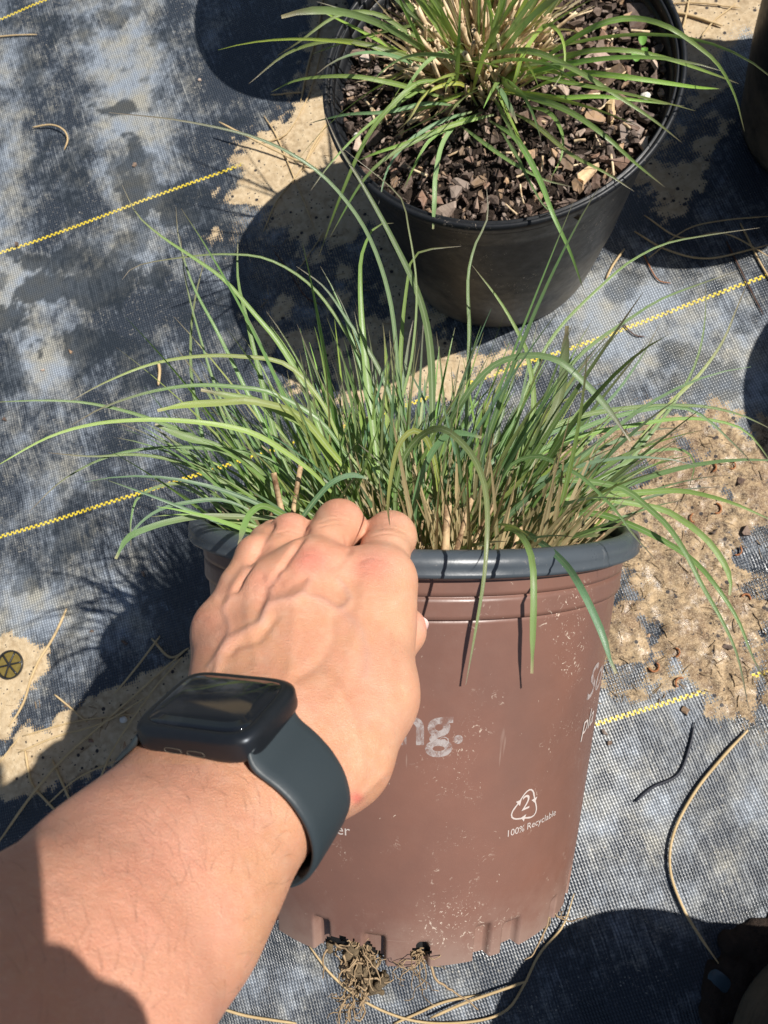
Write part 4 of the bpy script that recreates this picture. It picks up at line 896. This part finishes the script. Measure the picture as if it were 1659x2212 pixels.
def put_chip(me, a, b, z, s, tilt=.5, **kw):
    o = bpy.data.objects.new('bark_chip', me); col.objects.link(o); o.location = (BX + a, BY + b, z)
    o.rotation_euler = (R.normal(0, tilt), R.normal(0, tilt), R.uniform(0, 6.28)); o.scale = (s, s, s * R.uniform(.8, 1.4)); return o
big_v = []
for i in range(2200):                         # small crumbs between the chips: one mass
    a_ = R.uniform(0, 6.28); r_ = .131 * math.sqrt(R.random()); me = protos[R.integers(26)]
    s_ = R.uniform(.16, .58); rot = np.array(Matrix.Rotation(R.uniform(0, 6.28), 3, 'Z') @ Matrix.Rotation(R.normal(0, .7), 3, 'X') @ Matrix.Rotation(R.normal(0, .7), 3, 'Y'))
    vv_ = np.array([q.co[:] for q in me.vertices]) * s_ @ rot.T + [r_ * math.cos(a_), r_ * math.sin(a_), soil_h(r_ * math.cos(a_), r_ * math.sin(a_)) + R.uniform(-.002, .003)]
    big_v.append((vv_, [tuple(p.vertices) for p in me.polygons], np.tile(np.array(TONES[R.integers(6)]) * R.uniform(.5, 1.6), (len(vv_), 1))))
v, f = join([(q[0], q[1]) for q in big_v]); o = mesh('bark_crumbs', v, f, M_bark, smooth=False, cols={'chip_tone': np.vstack([q[2] for q in big_v])}); o.location = (BX, BY, 0)
tag(o, 'fine bark crumbs covering the soil of the black pot', 'bark mulch', kind='stuff')
for i in range(285):
    for _ in range(12):
        a_ = R.uniform(0, 6.28); r_ = .129 * math.sqrt(R.random()); a, b = r_ * math.cos(a_), r_ * math.sin(a_)
        if b > .075 or math.hypot(a, b + .005) < .030: continue
        s_ = R.uniform(.55, 1.25) * (1.5 if R.random() < .22 else 1)
        if all((a - q[0]) ** 2 + (b - q[1]) ** 2 > (.0042 * (s_ + q[2])) ** 2 for q in spots): break
    spots.append((a, b, s_)); ip = R.integers(26); tag(put_chip(protos[ip], a, b, soil_h(a, b) + R.uniform(.0015, .0045), s_, .35), TNAME[ptone[ip]] + ' pine bark chip lying loose on the soil of the black pot', 'bark chip', 'bark chips covering the soil in the black pot')
def special(px, py, l, w_, t, tone, rotz, label, name='bark_chip', cat='bark chip', lift=.006):
    p = G(px, py, SZ + lift); v, f, c = chip_mesh(l, w_, t, tone); o = mesh(name, v, f, M_bark, smooth=False, cols={'chip_tone': c}); o.location = p; o.rotation_euler = (R.normal(0, .15), R.normal(0, .15), rotz); tag(o, label, cat)
special(1362, 285, .030, .020, .003, (.24, .20, .18), 1.2, 'largest flat grey bark flake, against the right rim of the black pot')
special(1265, 378, .024, .009, .004, (.62, .45, .27), .7, 'pale tan wood splinter on the bark at the lower right of the black pot', 'wood_chip', 'wood chip', .008)
special(1318, 235, .030, .009, .003, (.45, .33, .18), 1.5, 'long yellowish wood chip beside the large grey bark flake', 'wood_chip', 'wood chip')
special(1205, 325, .016, .012, .003, (.40, .33, .29), .2, 'light pinkish grey bark chip in front of the grass clump in the black pot')
special(1370, 40, .040, .026, .004, (.15, .11, .09), .4, 'big brown bark slab near the top right rim of the black pot')
special(1290, 130, .020, .015, .004, (.36, .27, .24), .1, 'pale rosy bark chip to the right of the grass clump in the black pot')
special(793, 125, .012, .010, .004, (.52, .44, .40), .3, 'cream coloured bark chip by the left rim of the black pot')
m = N('perlite'); M_perl = m.out((.72, .68, .60), .8, m.bump(m.noise(700, 4, vec=m.obj()), .8, .001))
def pebble(name, loc, r_, mat, label, cat, sq=.7, group=None):
    P = []; 
    for i in range(7):
        for j in range(10):
            t1, t2 = math.pi * i / 6, 2 * math.pi * j / 10; P.append(np.array([math.sin(t1) * math.cos(t2), math.sin(t1) * math.sin(t2) * .85, math.cos(t1) * sq]) * r_ * R.uniform(.86, 1.1))
    f = [(i * 10 + j, i * 10 + (j + 1) % 10, (i + 1) * 10 + (j + 1) % 10, (i + 1) * 10 + j) for i in range(6) for j in range(10)]
    o = mesh(name, P, f, mat); o.location = loc; tag(o, label, cat, group); return o
pebble('perlite_grain', G(1394, 209, SZ + .008), .0042, M_perl, 'white perlite ball in the black pot, below the long wood chip', 'perlite')
pebble('perlite_grain', G(772, 294, SZ + .006), .0036, M_perl, 'white perlite grain by the lower left rim inside the black pot', 'perlite')
grass2 = empty('ornamental_grass', (BX, BY, SZ)); tag(grass2, 'green grass clump spreading over the bark in the black pot', 'grass plant')
B2 = []; G0 = list(GREENS)
GREENS[:] = [(tuple(np.array(a) * [1.5, 1.38, 1.05]), b) for a, b in GREENS]
def hero2(pts, hs, w, n=22, **kw):            # like hero(), but placed by height above the ground
    pts = np.array([(658 + a / 1.6577, b / 1.6577) for a, b in pts]); hs = np.interp(np.linspace(0, 1, len(pts)), np.linspace(0, 1, len(hs)), hs)
    P = spline(np.array([G(a, b, h_) for (a, b), h_ in zip(pts, hs)]), n)
    v, f, c, uv = blade(P, w / F * .52 / 1.0 * 1.0, **kw); B2.append((v, f, c, uv, True))
hu = [.225, .275, .285, .27, .235]
hero2([(740, 300), (900, 180), (1050, 90), (1180, 65), (1300, 95), (1400, 160), (1480, 230), (1540, 340), (1575, 470)], [.225, .29, .30, .28, .24], 12, kind=1, tip=.4, n=28)
hero2([(760, 320), (900, 230), (1000, 185), (1150, 180), (1300, 210), (1450, 260), (1555, 300)], hu, 11, kind=0, tip=.5)
hero2([(790, 330), (950, 265), (1100, 270), (1250, 290), (1400, 312), (1490, 318)], hu, 12, kind=2, tip=.2)
hero2([(690, 320), (820, 350), (950, 400), (1080, 490), (1180, 580), (1290, 670)], [.225, .27, .275, .26, .235], 14, kind=0, tip=.4)
hero2([(560, 220), (780, 180), (950, 240), (1100, 330), (1250, 430), (1350, 510)], [.235, .28, .28, .265, .24], 13, kind=3, tip=.5)
hero2([(740, 400), (830, 450), (950, 550), (1080, 620), (1180, 685)], [.226, .25, .25, .24], 10, kind=0, tip=.6)
hero2([(560, 450), (640, 510), (740, 580), (850, 640), (960, 670)], [.226, .245, .245, .238], 9, kind=0, tip=.8)
hero2([(660, 430), (760, 500), (840, 640), (890, 770), (950, 900), (1000, 1040)], [.226, .255, .262, .25, .20], 13, kind=1, tip=.3, n=26)
hero2([(580, 400), (500, 500), (470, 620), (465, 720), (460, 820)], [.226, .25, .25, .235], 11, kind=4, tip=.0, cut=True)
hero2([(680, 410), (520, 450), (400, 500), (250, 550), (170, 585)], [.226, .25, .255, .24], 12, kind=2, tip=.5)
hero2([(640, 400), (530, 450), (450, 500), (400, 580), (355, 680)], [.226, .245, .25, .235], 10, kind=1, tip=.3)
hero2([(590, 190), (520, 180), (440, 220), (370, 310), (310, 440)], [.226, .265, .265, .25], 11, kind=0, tip=.5)
hero2([(570, 300), (430, 290), (350, 340), (230, 480), (130, 700), (50, 920)], [.226, .265, .27, .24, .18], 11, kind=0, tip=.5, n=26)
hero2([(530, 360), (400, 320), (280, 290), (150, 272), (-20, 285), (-120, 330)], [.226, .27, .28, .26], 11, kind=1, tip=.2)
hero2([(560, 240), (400, 210), (250, 165), (100, 145), (-60, 190), (-200, 300)], [.226, .27, .28, .27], 11, kind=0, tip=.8)
hero2([(530, 150), (400, 130), (260, 50), (120, 55), (-20, 150), (-100, 200)], [.226, .27, .29, .27], 10, kind=0, tip=.8)
hero2([(560, 380), (440, 370), (300, 400), (150, 410), (20, 440)], [.226, .255, .26, .24], 9, kind=3, tip=.5)
hero2([(600, 400), (500, 430), (380, 500), (300, 600), (265, 730)], [.226, .25, .25, .235], 9, kind=4, tip=.3)
hero2([(640, 330), (740, 310), (780, 200), (860, 90), (920, 130), (930, 240), (880, 330)], [.226, .26, .28, .27], 10, kind=1, tip=.6)
hero2([(650, 350), (760, 330), (900, 350), (1050, 345), (1200, 360), (1360, 380)], [.226, .25, .26, .25], 11, kind=2, tip=.6)
hero2([(780, 380), (870, 400), (920, 470), (920, 560), (880, 640)], [.226, .245, .245, .235], 9, kind=1, tip=.2)
hero2([(580, 430), (450, 480), (300, 560), (200, 660), (90, 850)], [.226, .26, .26, .22], 9, kind=0, tip=.4)
hero2([(620, 380), (560, 300), (440, 330), (380, 420), (330, 470)], [.226, .26, .265, .255], 9, kind=5, tip=1.0)
hero2([(700, 460), (760, 560), (800, 640), (860, 740), (900, 755)], [.226, .25, .25, .238], 8, kind=3, tip=.2)
hero2([(540, 340), (550, 200), (555, 80), (560, -60)], [.226, .28, .31, .33], 10, kind=2, tip=.3)
hero2([(600, 330), (640, 200), (690, 80), (700, -60)], [.226, .28, .31, .33], 11, kind=2, tip=.3)
hero2([(450, 230), (400, 120), (350, 20), (320, -60)], [.226, .27, .30, .32], 10, kind=1, tip=.3)
idf = lambda P: np.atleast_2d(P) + np.array([BX, BY, 0])
gx0 = G(1030, 150, SZ)[0] - BX; gy0 = G(1030, 150, SZ)[1] - BY
clump(B2, 85, .045, SZ + .004, idf, np.array([0, 0, -1.0]), gx0, gy0 + .012, Ls=(.07, .20), spread=1.15, wr_=(.0022, .0042))
clump(B2, 30, .040, SZ + .004, idf, np.array([0, 0, -1.0]), gx0, gy0 + .02, Ls=(.10, .24), spread=.9, wr_=(.0022, .0036))
D2 = []
clump(D2, 200, .050, SZ + .002, idf, np.array([0, 0, -1.0]), gx0, gy0 + .01, Ls=(.02, .07), spread=1.1, wr_=(.0010, .0026), dead=True, lean_sd=.4)
def clear2(b):
    r_ = np.hypot(b[0][:, 0] - BX, b[0][:, 1] - BY); return not ((b[0][:, 2] < .245) & (r_ > .126)).any() and (b[0][:, 2] > SZ - .004).all() and b[0][:, 2].max() < .44
B2 = [b for b in B2 if b[4] or clear2(b)]
fill_plant(grass2, B2, 100)
dead_part(grass2, [b for b in D2 if clear2(b)])
ST = []
for i in range(300):
    rr = .050 * math.sqrt(R.random()); a = R.uniform(0, 6.28); l = abs(R.normal(0, .35)) + rr * 6
    p = np.array([BX + gx0 + rr * math.cos(a), BY + gy0 + .01 + rr * math.sin(a), SZ + .002]); d = np.array([math.sin(l) * math.cos(a), math.sin(l) * math.sin(a), math.cos(l)])
    ST.append(stub_tube(p, d, R.uniform(.015, .05), R.uniform(.0009, .0024), R.normal(0, .15)))
for i in range(60):
    rr = R.uniform(.03, .12); a = R.uniform(0, 6.28); p = np.array([BX + rr * math.cos(a), BY + rr * math.sin(a) - .01, SZ + .008]); 
    if math.hypot(p[0] - BX, p[1] - BY) > .118: continue
    ST.append(stub_tube(p, np.array([R.normal(), R.normal(), R.uniform(0, .15)]), R.uniform(.008, .022), R.uniform(.0005, .0012), R.normal(0, .25)))
for t in ST[:70]: keep(mesh('cut_straw', t[0], t[1], M_straw2), grass2)
v, f = join(ST[70:]); keep(tag(mesh('cut_straws', v, f, M_straw2), kind='stuff'), grass2)
# a tiny seedling by the right rim
m = N('seedling_leaf'); M_leaf = m.out((.12, .26, .04), .5)
sd_ = empty('weed_seedling', G(1385, 120, SZ + .004)); tag(sd_, 'tiny round leaved weed seedling by the upper right rim of the black pot', 'seedling')
for (a, b, r_) in ((1375, 118, .0055), (1388, 85, .0045), (1352, 165, .0032), (1392, 108, .0035)):
    p = G(a, b, SZ + .014); t = np.linspace(0, 2 * np.pi, 14, endpoint=False); V3 = [p + [0, 0, -.001]] + [p + [r_ * .75 * math.cos(q), r_ * math.sin(q), .0012 * math.cos(2 * q)] for q in t]
    keep(mesh('leaf', V3, [(0, i + 1, (i + 1) % 14 + 1) for i in range(14)], M_leaf), sd_)
keep(mesh('stem', *tube([G(1385, 120, SZ), G(1380, 118, SZ + .013)], .0005, 5), M_leaf), sd_)
# ------------------------------------------------------------------ litter on the ground
m = N('ground_straw'); ob = m.obj(); M_gst = m.out(m.mix(m.noise(60, 4, .6, vec=ob), (.36, .24, .11), (.66, .50, .28)), .6, m.bump(m.noise(500, 2, vec=ob), .3, .0004), .3)
m = N('dark_litter'); M_dk = m.out(m.mix(m.noise(200, 4, vec=m.obj()), (.05, .025, .018), (.16, .08, .05)), .8, m.bump(m.noise(300, 3, vec=m.obj()), .6, .001), .2)
m = N('rusty_curl'); M_curl = m.out(m.mix(m.noise(200, 4, vec=m.obj()), (.22, .075, .025), (.42, .17, .06)), .7)
m = N('dark_twig'); M_twig = m.out((.030, .032, .042), .5)
def litter(pts, wpx, label, cat='straw', name='dry_grass_stem', mat=None, lift=.0016, flat=.45, group=None, hs=None):
    P = np.array([G(a, b, 0) for a, b in pts]); P = spline(P, max(6, 5 * len(pts))); r_ = wpx / F * .76 / 2 * .72
    hz = H(P[:, 0], P[:, 1]) + lift + r_ * flat
    if hs is not None: hz = hz + np.interp(np.linspace(0, 1, len(P)), np.linspace(0, 1, len(hs)), hs)
    P[:, 2] = hz; c0 = P[len(P) // 2].copy(); V_, f_ = tube(P - c0, r_ * np.interp(np.linspace(0, 1, len(P)), [0, .1, .9, 1], [.6, 1, .9, .35]), 6)
    o = mesh(name, V_, f_, mat or M_gst); o.location = c0; tag(o, label, cat, group); return o
litter([(1614, 1577), (1560, 1635), (1500, 1710), (1455, 1800), (1448, 1880), (1475, 1960), (1510, 2020), (1555, 2085)], 9, 'long curved tan grass stem on the fabric right of the brown pot', lift=.003)
litter([(668, 2045), (720, 2110), (800, 2170), (900, 2205), (1010, 2208), (1090, 2185), (1130, 2130), (1165, 2060), (1215, 2000), (1240, 1930)], 7, 'long pale stem looping on the fabric under the brown pot', lift=.003)
litter([(930, 2195), (1000, 2165), (1070, 2140), (1140, 2115)], 8, 'short straw crossing the loop below the brown pot, right part', lift=.006)
litter([(850, 2212), (900, 2190), (960, 2165), (1040, 2150)], 7, 'short pale straw beside the pot roots at the bottom edge')
litter([(480, 2180), (530, 2195), (590, 2205), (640, 2212)], 8, 'pale straw end by the forearm at the bottom edge')
litter([(70, 275), (110, 273), (140, 285), (150, 305), (142, 328)], 7, 'hooked pale stem lying alone on the upper left fabric', lift=.002, hs=[.0, .004, .002])
litter([(-20, 80), (30, 76), (80, 75)], 6, 'straight straw at the left edge near the top')
litter([(485, 288), (560, 318), (640, 350), (690, 365)], 7, 'pale stem on the sand patch, its left end over the fabric', hs=[.02, .006, .0])
litter([(570, 250), (600, 300), (650, 420), (680, 495)], 5, 'thin straw crossing the sand patch downwards')
litter([(700, 290), (640, 380), (600, 430), (568, 500)], 6, 'straw slanting across the sand left of the black pot')
litter([(705, 270), (670, 330), (655, 370)], 8, 'thick pale straw close to the black pot on the sand')
litter([(655, 200), (600, 205), (585, 205)], 6, 'short brown straw in the shade above the sand')
litter([(700, 90), (670, 200), (620, 290), (560, 310)], 5, 'thin stem running from the shade down to the sand')
litter([(590, 540), (620, 580), (660, 640), (700, 660)], 4, 'thin brown stem in the shadow of the black pot, upper', mat=M_dk)
litter([(700, 500), (660, 560), (630, 600)], 4, 'short straw in the shadow just left of the black pot')
litter([(700, -10), (690, 60), (665, 150), (650, 220)], 9, 'tan stem standing between shadow and black pot near the top edge')
litter([(1400, 300), (1440, 160), (1475, 60), (1490, -10)], 8, 'light stem between the two black pots on the right')
litter([(1440, 25), (1500, 40), (1560, 60)], 9, 'pale flat straw lying across near the top right')
litter([(1420, 10), (1500, 10), (1600, 20)], 5, 'thin straw along the top edge at the right')
litter([(1500, 100), (1540, 50), (1590, 10)], 6, 'slanting straw near the top right pot')
litter([(1370, 500), (1440, 540), (1530, 560), (1659, 530)], 6, 'long tan stem in the shade right of the black pot', lift=.004)
litter([(1400, 560), (1480, 500), (1560, 480), (1659, 470)], 5, 'arched stem above the others in the right hand shade', lift=.006)
litter([(1390, 470), (1470, 520), (1560, 510), (1659, 560)], 5, 'crossing stem in the right hand shade', lift=.008)
litter([(1310, 600), (1325, 570), (1350, 535)], 8, 'stub of straw at the foot of the black pot on the right')
litter([(1600, 480), (1640, 560), (1690, 640)], 6, 'straw running out of the shade at the right edge')
litter([(1570, 520), (1610, 600), (1650, 680)], 4, 'thin straw beside the yellow thread at the right edge', mat=M_dk)
litter([(1390, 545), (1420, 600), (1450, 610)], 4, 'fine brown root at the edge of the right hand shadow', mat=M_curl)
litter([(1340, 690), (1370, 720), (1395, 725)], 4, 'small twig by the yellow thread', mat=M_dk)
litter([(1372, 1732), (1410, 1700), (1465, 1672), (1490, 1610), (1500, 1560)], 8, 'bent black strip on the fabric right of the brown pot', 'twig', 'black_strip', M_twig)
litter([(345, 785), (348, 805), (345, 835)], 11, 'flat pale straw bit under the left grass blades')
litter([(0, 1818), (70, 1720), (140, 1640), (230, 1560), (400, 1410)], 9, 'long straw from the left edge towards the hand', lift=.004)
litter([(145, 1315), (120, 1370), (80, 1440), (50, 1520), (20, 1570)], 9, 'pale straw pointing up beside the round plug')
litter([(55, 1620), (70, 1690), (110, 1740), (145, 1775)], 8, 'bent straw in front of the forearm, left one')
litter([(115, 1640), (140, 1700), (165, 1765)], 8, 'straw in front of the forearm, right one')
litter([(45, 1625), (130, 1590), (230, 1560), (330, 1500)], 7, 'tan straw lying along the lower left sand strip', lift=.005)
litter([(-10, 1660), (20, 1620), (45, 1590)], 5, 'short straw at the left end of the sand strip')
litter([(50, 1590), (160, 1560), (300, 1540)], 6, 'second straw along the sand strip beneath the first')
litter([(400, 1420), (330, 1500), (250, 1620), (200, 1740)], 6, 'dark straw from the watch down to the forearm', lift=.006)
litter([(100, 1740), (170, 1680), (260, 1640), (320, 1610)], 6, 'straw between sand strip and forearm')
litter([(330, 1380), (370, 1420), (410, 1400)], 8, 'broken straws in the shadow beside the hand')
litter([(118, 1500), (155, 1530), (190, 1560)], 6, 'twig reaching from the round plug to the sand strip')
litter([(350, 1375), (300, 1440), (250, 1500)], 7, 'straw in the dark shadow above the sand strip', lift=.004)
litter([(1250, 1330), (1300, 1345)], 4, 'short straw on the wet sand beside the pot')
for k, (a, b, s_) in enumerate([(1410, 1440, 1), (1468, 1475, 1), (1500, 1120, .9), (1545, 1100, 1), (1590, 1190, .9), (1455, 1410, .9), (1580, 1005, .8), (1610, 1295, 1), (1535, 1010, 1), (1375, 1030, .8)]):
    q = R.uniform(0, 6.28); t = np.linspace(0, R.uniform(2.2, 4.2), 7) + q; r_ = 11 * s_
    litter([(a + r_ * math.cos(x_), b + r_ * math.sin(x_)) for x_ in t], 6 * s_, 'rusty root curl on the wet sand, ' + ['left of the lowest pair', 'right one of the lowest pair', 'below the middle grass tips', 'upper left of the right hand trio', 'right of the right hand trio', 'nearest to the brown pot', 'just left of the shadow edge', 'beside the curved blade tip', 'below the drooping thin blade', 'topmost left one in the glitter'][k], 'root curl', 'root_curl', M_curl, .002, group='rusty curls scattered on the wet sand')
for k, (a, b, r_, lab) in enumerate([(268, 1388, .0042, 'brown bark flake on the sunlit fabric left of the hand'), (197, 1363, .0028, 'tiny reddish bark bit left of the other flake'), (150, 757, .0032, 'brown bit on the pale bluish fabric patch'), (90, 798, .0028, 'small tan bit below the pale bluish patch'), (37, 528, .0045, 'brown bark bit on the upper yellow thread at the left'),
        (310, 1240, .0038, 'dark bit in the grass shadow'), (200, 1600, .0036, 'bark bit lying on the lower left sand strip'), (145, 1523, .0034, 'brown speck of bark by the sand strip'), (1480, 1535, .0050, 'purplish brown bark chip on the fabric near the lower yellow thread'), (1306, 1580, .0042, 'dark crumb beside the right side of the brown pot'),
        (1345, 1187, .0038, 'dark pebble on the wet sand close to the pot'), (1610, 1150, .0060, 'black pebble on the wet sand near the right edge'), (1600, 1040, .0050, 'black pebble in the shadow edge at the right'), (1540, 1150, .004, 'dark crumb amid the root curls'), (270, 1610, .0034, 'bark speck under the straws of the sand strip'), (430, 170, .0028, 'tiny bit in the upper fabric'), (1570, 1400, .006, 'dark clod at the lower edge of the wet sand'), (290, 355, .0036, 'dark wet bark bit in the upper fabric'), (8, 905, .0035, 'tan bit at the left edge'), (1315, 1606, .0036, 'tan crumb below the dark crumb near the pot'), (1400, 1375, .003, 'twig crumb in the middle of the sand')]):
    p = G(a, b, 0); p[2] = H(p[0], p[1]) + r_ * .35; v, f, c = chip_mesh(r_ * 1.9, r_ * 1.4, r_ * .45, TONES[(k * 5) % 6]); o = mesh('bark_bit', v, f, M_bark, smooth=False, cols={'chip_tone': c}); o.location = p; o.rotation_euler = (0, 0, k); tag(o, lab, 'bark bit')
pebble('white_pebble', G(267, 1560 - 5, .003), .0042, M_perl, 'small white pebble on the lower left sand strip', 'pebble')
# round hollow plug, half sunk in the sand at the left
m = N('wet_amber'); M_amb = m.out(m.mix(m.noise(180, 4, vec=m.obj()), (.10, .065, .012), (.24, .19, .06)), .12, None, .6)
m = N('plug_plastic'); M_plug = m.out((.022, .022, .022), .3)
pc = G(24, 1436, 0); pc[2] = H(pc[0], pc[1]) + .0015; plug = empty('plastic_plug', pc); tag(plug, 'round dark spoked plug filled with amber water, in the sand at the left edge', 'plug')
v, f = lathe([(.0135, -.002), (.0150, .0), (.0152, .0022), (.0145, .0030), (.0136, .0022), (.0132, -.001), (.0135, -.002)], 48); mesh('rim', v, f, M_plug, plug)
v, f = lathe([(0, .0), (.0132, .0)], 36); mesh('water', v, f, M_amb, plug)
for k in range(3):
    a = k * math.pi / 3 + .25; e = np.array([math.cos(a), math.sin(a), 0]) * .0134; mesh('spoke', *tube(spline([-e + [0, 0, .001], [0, 0, .0022], e + [0, 0, .001]], 9), .0010, 6), M_plug, plug)
# fabric pin with a round head at the lower right, next to spilled soil
pp_ = G(1557, 2122, 0); pp_[2] = H(pp_[0], pp_[1]); v, f = lathe([(0, .006), (.006, .0058), (.0105, .004), (.0118, .0018), (.0118, 0)], 40)
m = N('pin_plastic'); M_pinp = m.out((.035, .065, .085), .3, None, .5); o = mesh('ground_pin', v, f, M_pinp); o.location = pp_; tag(o, 'round blue black head of a fabric pin in the bottom right shade', 'ground pin')
q = Field((-.10, -.10, -.012), (.10, .10, .03), .0022)
for i in range(160):
    a = R.uniform(0, 6.28); r_ = .07 * math.sqrt(R.random()); p = np.array([r_ * math.cos(a), r_ * math.sin(a), -.004]); q.cone(p, p + R.normal(0, .006, 3) * [1, 1, .3], R.uniform(.003, .011), R.uniform(.003, .008), .004)
v, f = q.mesh(); v = relax(v, f, 1); o = mesh('spilled_soil', v, f, M_soil); o.location = G(1725, 2190, 0); tag(o, 'brown clod of spilled soil in the bottom right corner shade', 'soil', kind='stuff')

# ------------------------------------------------------------------ the phone taking the picture and the hand that holds it (behind the lens; they shade the forearm)
phone = empty('smartphone', C2W([-.025, -.06, -.008])[0]); tag(phone, 'thin dark smartphone held above the arm, taking the picture', 'smartphone')
def rrect(x0, x1, y0, y1, r_, k=8):
    P = []
    for (cx_, cy_, a0) in ((x1 - r_, y1 - r_, 0), (x0 + r_, y1 - r_, 90), (x0 + r_, y0 + r_, 180), (x1 - r_, y0 + r_, 270)):
        for j in range(k + 1): a = math.radians(a0 + 90 * j / k); P.append((cx_ + r_ * math.cos(a), cy_ + r_ * math.sin(a)))
    return P
def slab(name, rc, z0, z1, mat, bev=.0012):
    P = np.array(rc); c0 = P.mean(0); rings = [(1, z0 + bev), (0, z0)]; V_ = []
    ins = lambda P, d: P + (c0 - P) / np.linalg.norm(c0 - P, axis=1)[:, None] * d
    L_ = [(ins(P, bev), z0), (P, z0 + bev), (P, z1 - bev), (ins(P, bev), z1)]; n = len(P)
    for q, z in L_: V_.append(np.c_[q, np.full(n, z)])
    f = [(i * n + k, i * n + (k + 1) % n, (i + 1) * n + (k + 1) % n, (i + 1) * n + k) for i in range(3) for k in range(n)] + [tuple(range(n))[::-1], tuple(3 * n + k for k in range(n))]
    keep(mesh(name, C2W(np.vstack(V_)), f, mat), phone)
slab('phone_body', rrect(-.059, .0125, -.134, .0130, .010), -.0105, -.0032, M_case)
slab('phone_screen', rrect(-.056, .0095, -.131, .0100, .008), -.0112, -.0106, M_glass, .0002)
q = Field((-.02, -.16, -.045), (.075, -.015, .030), .0016)
q.chain([(.040, -.150, -.020), (.036, -.105, -.018), (.031, -.070, -.014)], [.022, .019, .013], .012)
q.chain([(.031, -.070, -.014), (.0215, -.0500, -.005), (.006, -.0440, .0045), (-.008, -.0480, .0050)], [.0125, .0092, .0082, .0070], .004)
for k_ in range(3): q.chain([(.034, -.086 - .02 * k_, -.012), (.026, -.074 - .021 * k_, .0045), (.008, -.070 - .021 * k_, .0052), (-.006, -.074 - .021 * k_, .0050)], [.0120, .0090, .0080, .0068], .004)
q.chain([(.032, -.100, -.028), (.012, -.075, -.023), (-.006, -.056, -.0195)], [.0130, .0100, .0082], .006)
v, f = q.mesh(); v = relax(v, f, 3); keep(mesh('other_hand', C2W(v), f, M_skin, cols={'skin_tint': np.tile([.600, .310, .190, 0], (len(v), 1))}), person)

db = []
for i in range(420):
    if i < 330: a, b = R.uniform(1190, 1680), R.uniform(930, 1520)
    elif i < 380: a, b = R.uniform(560, 1000), R.uniform(300, 800)
    else: a, b = R.uniform(0, 420), R.uniform(1500, 1680)
    p = G(a, b, 0); q = R.uniform(0, 6.28); L = R.uniform(.003, .013); d = np.array([math.cos(q), math.sin(q), 0]); e = np.array([-d[1], d[0], 0]) * R.normal(0, .3)
    P = np.array([p + d * L * t + e * L * t * t for t in np.linspace(0, 1, 5)]); P[:, 2] = H(P[:, 0], P[:, 1]) + .0008
    db.append(tube(P, R.uniform(.00015, .0005), 4))
v, f = join(db); tag(mesh('plant_debris', v, f, M_thread), 'fine brown plant fibres strewn over the sand patches', 'debris', kind='stuff')
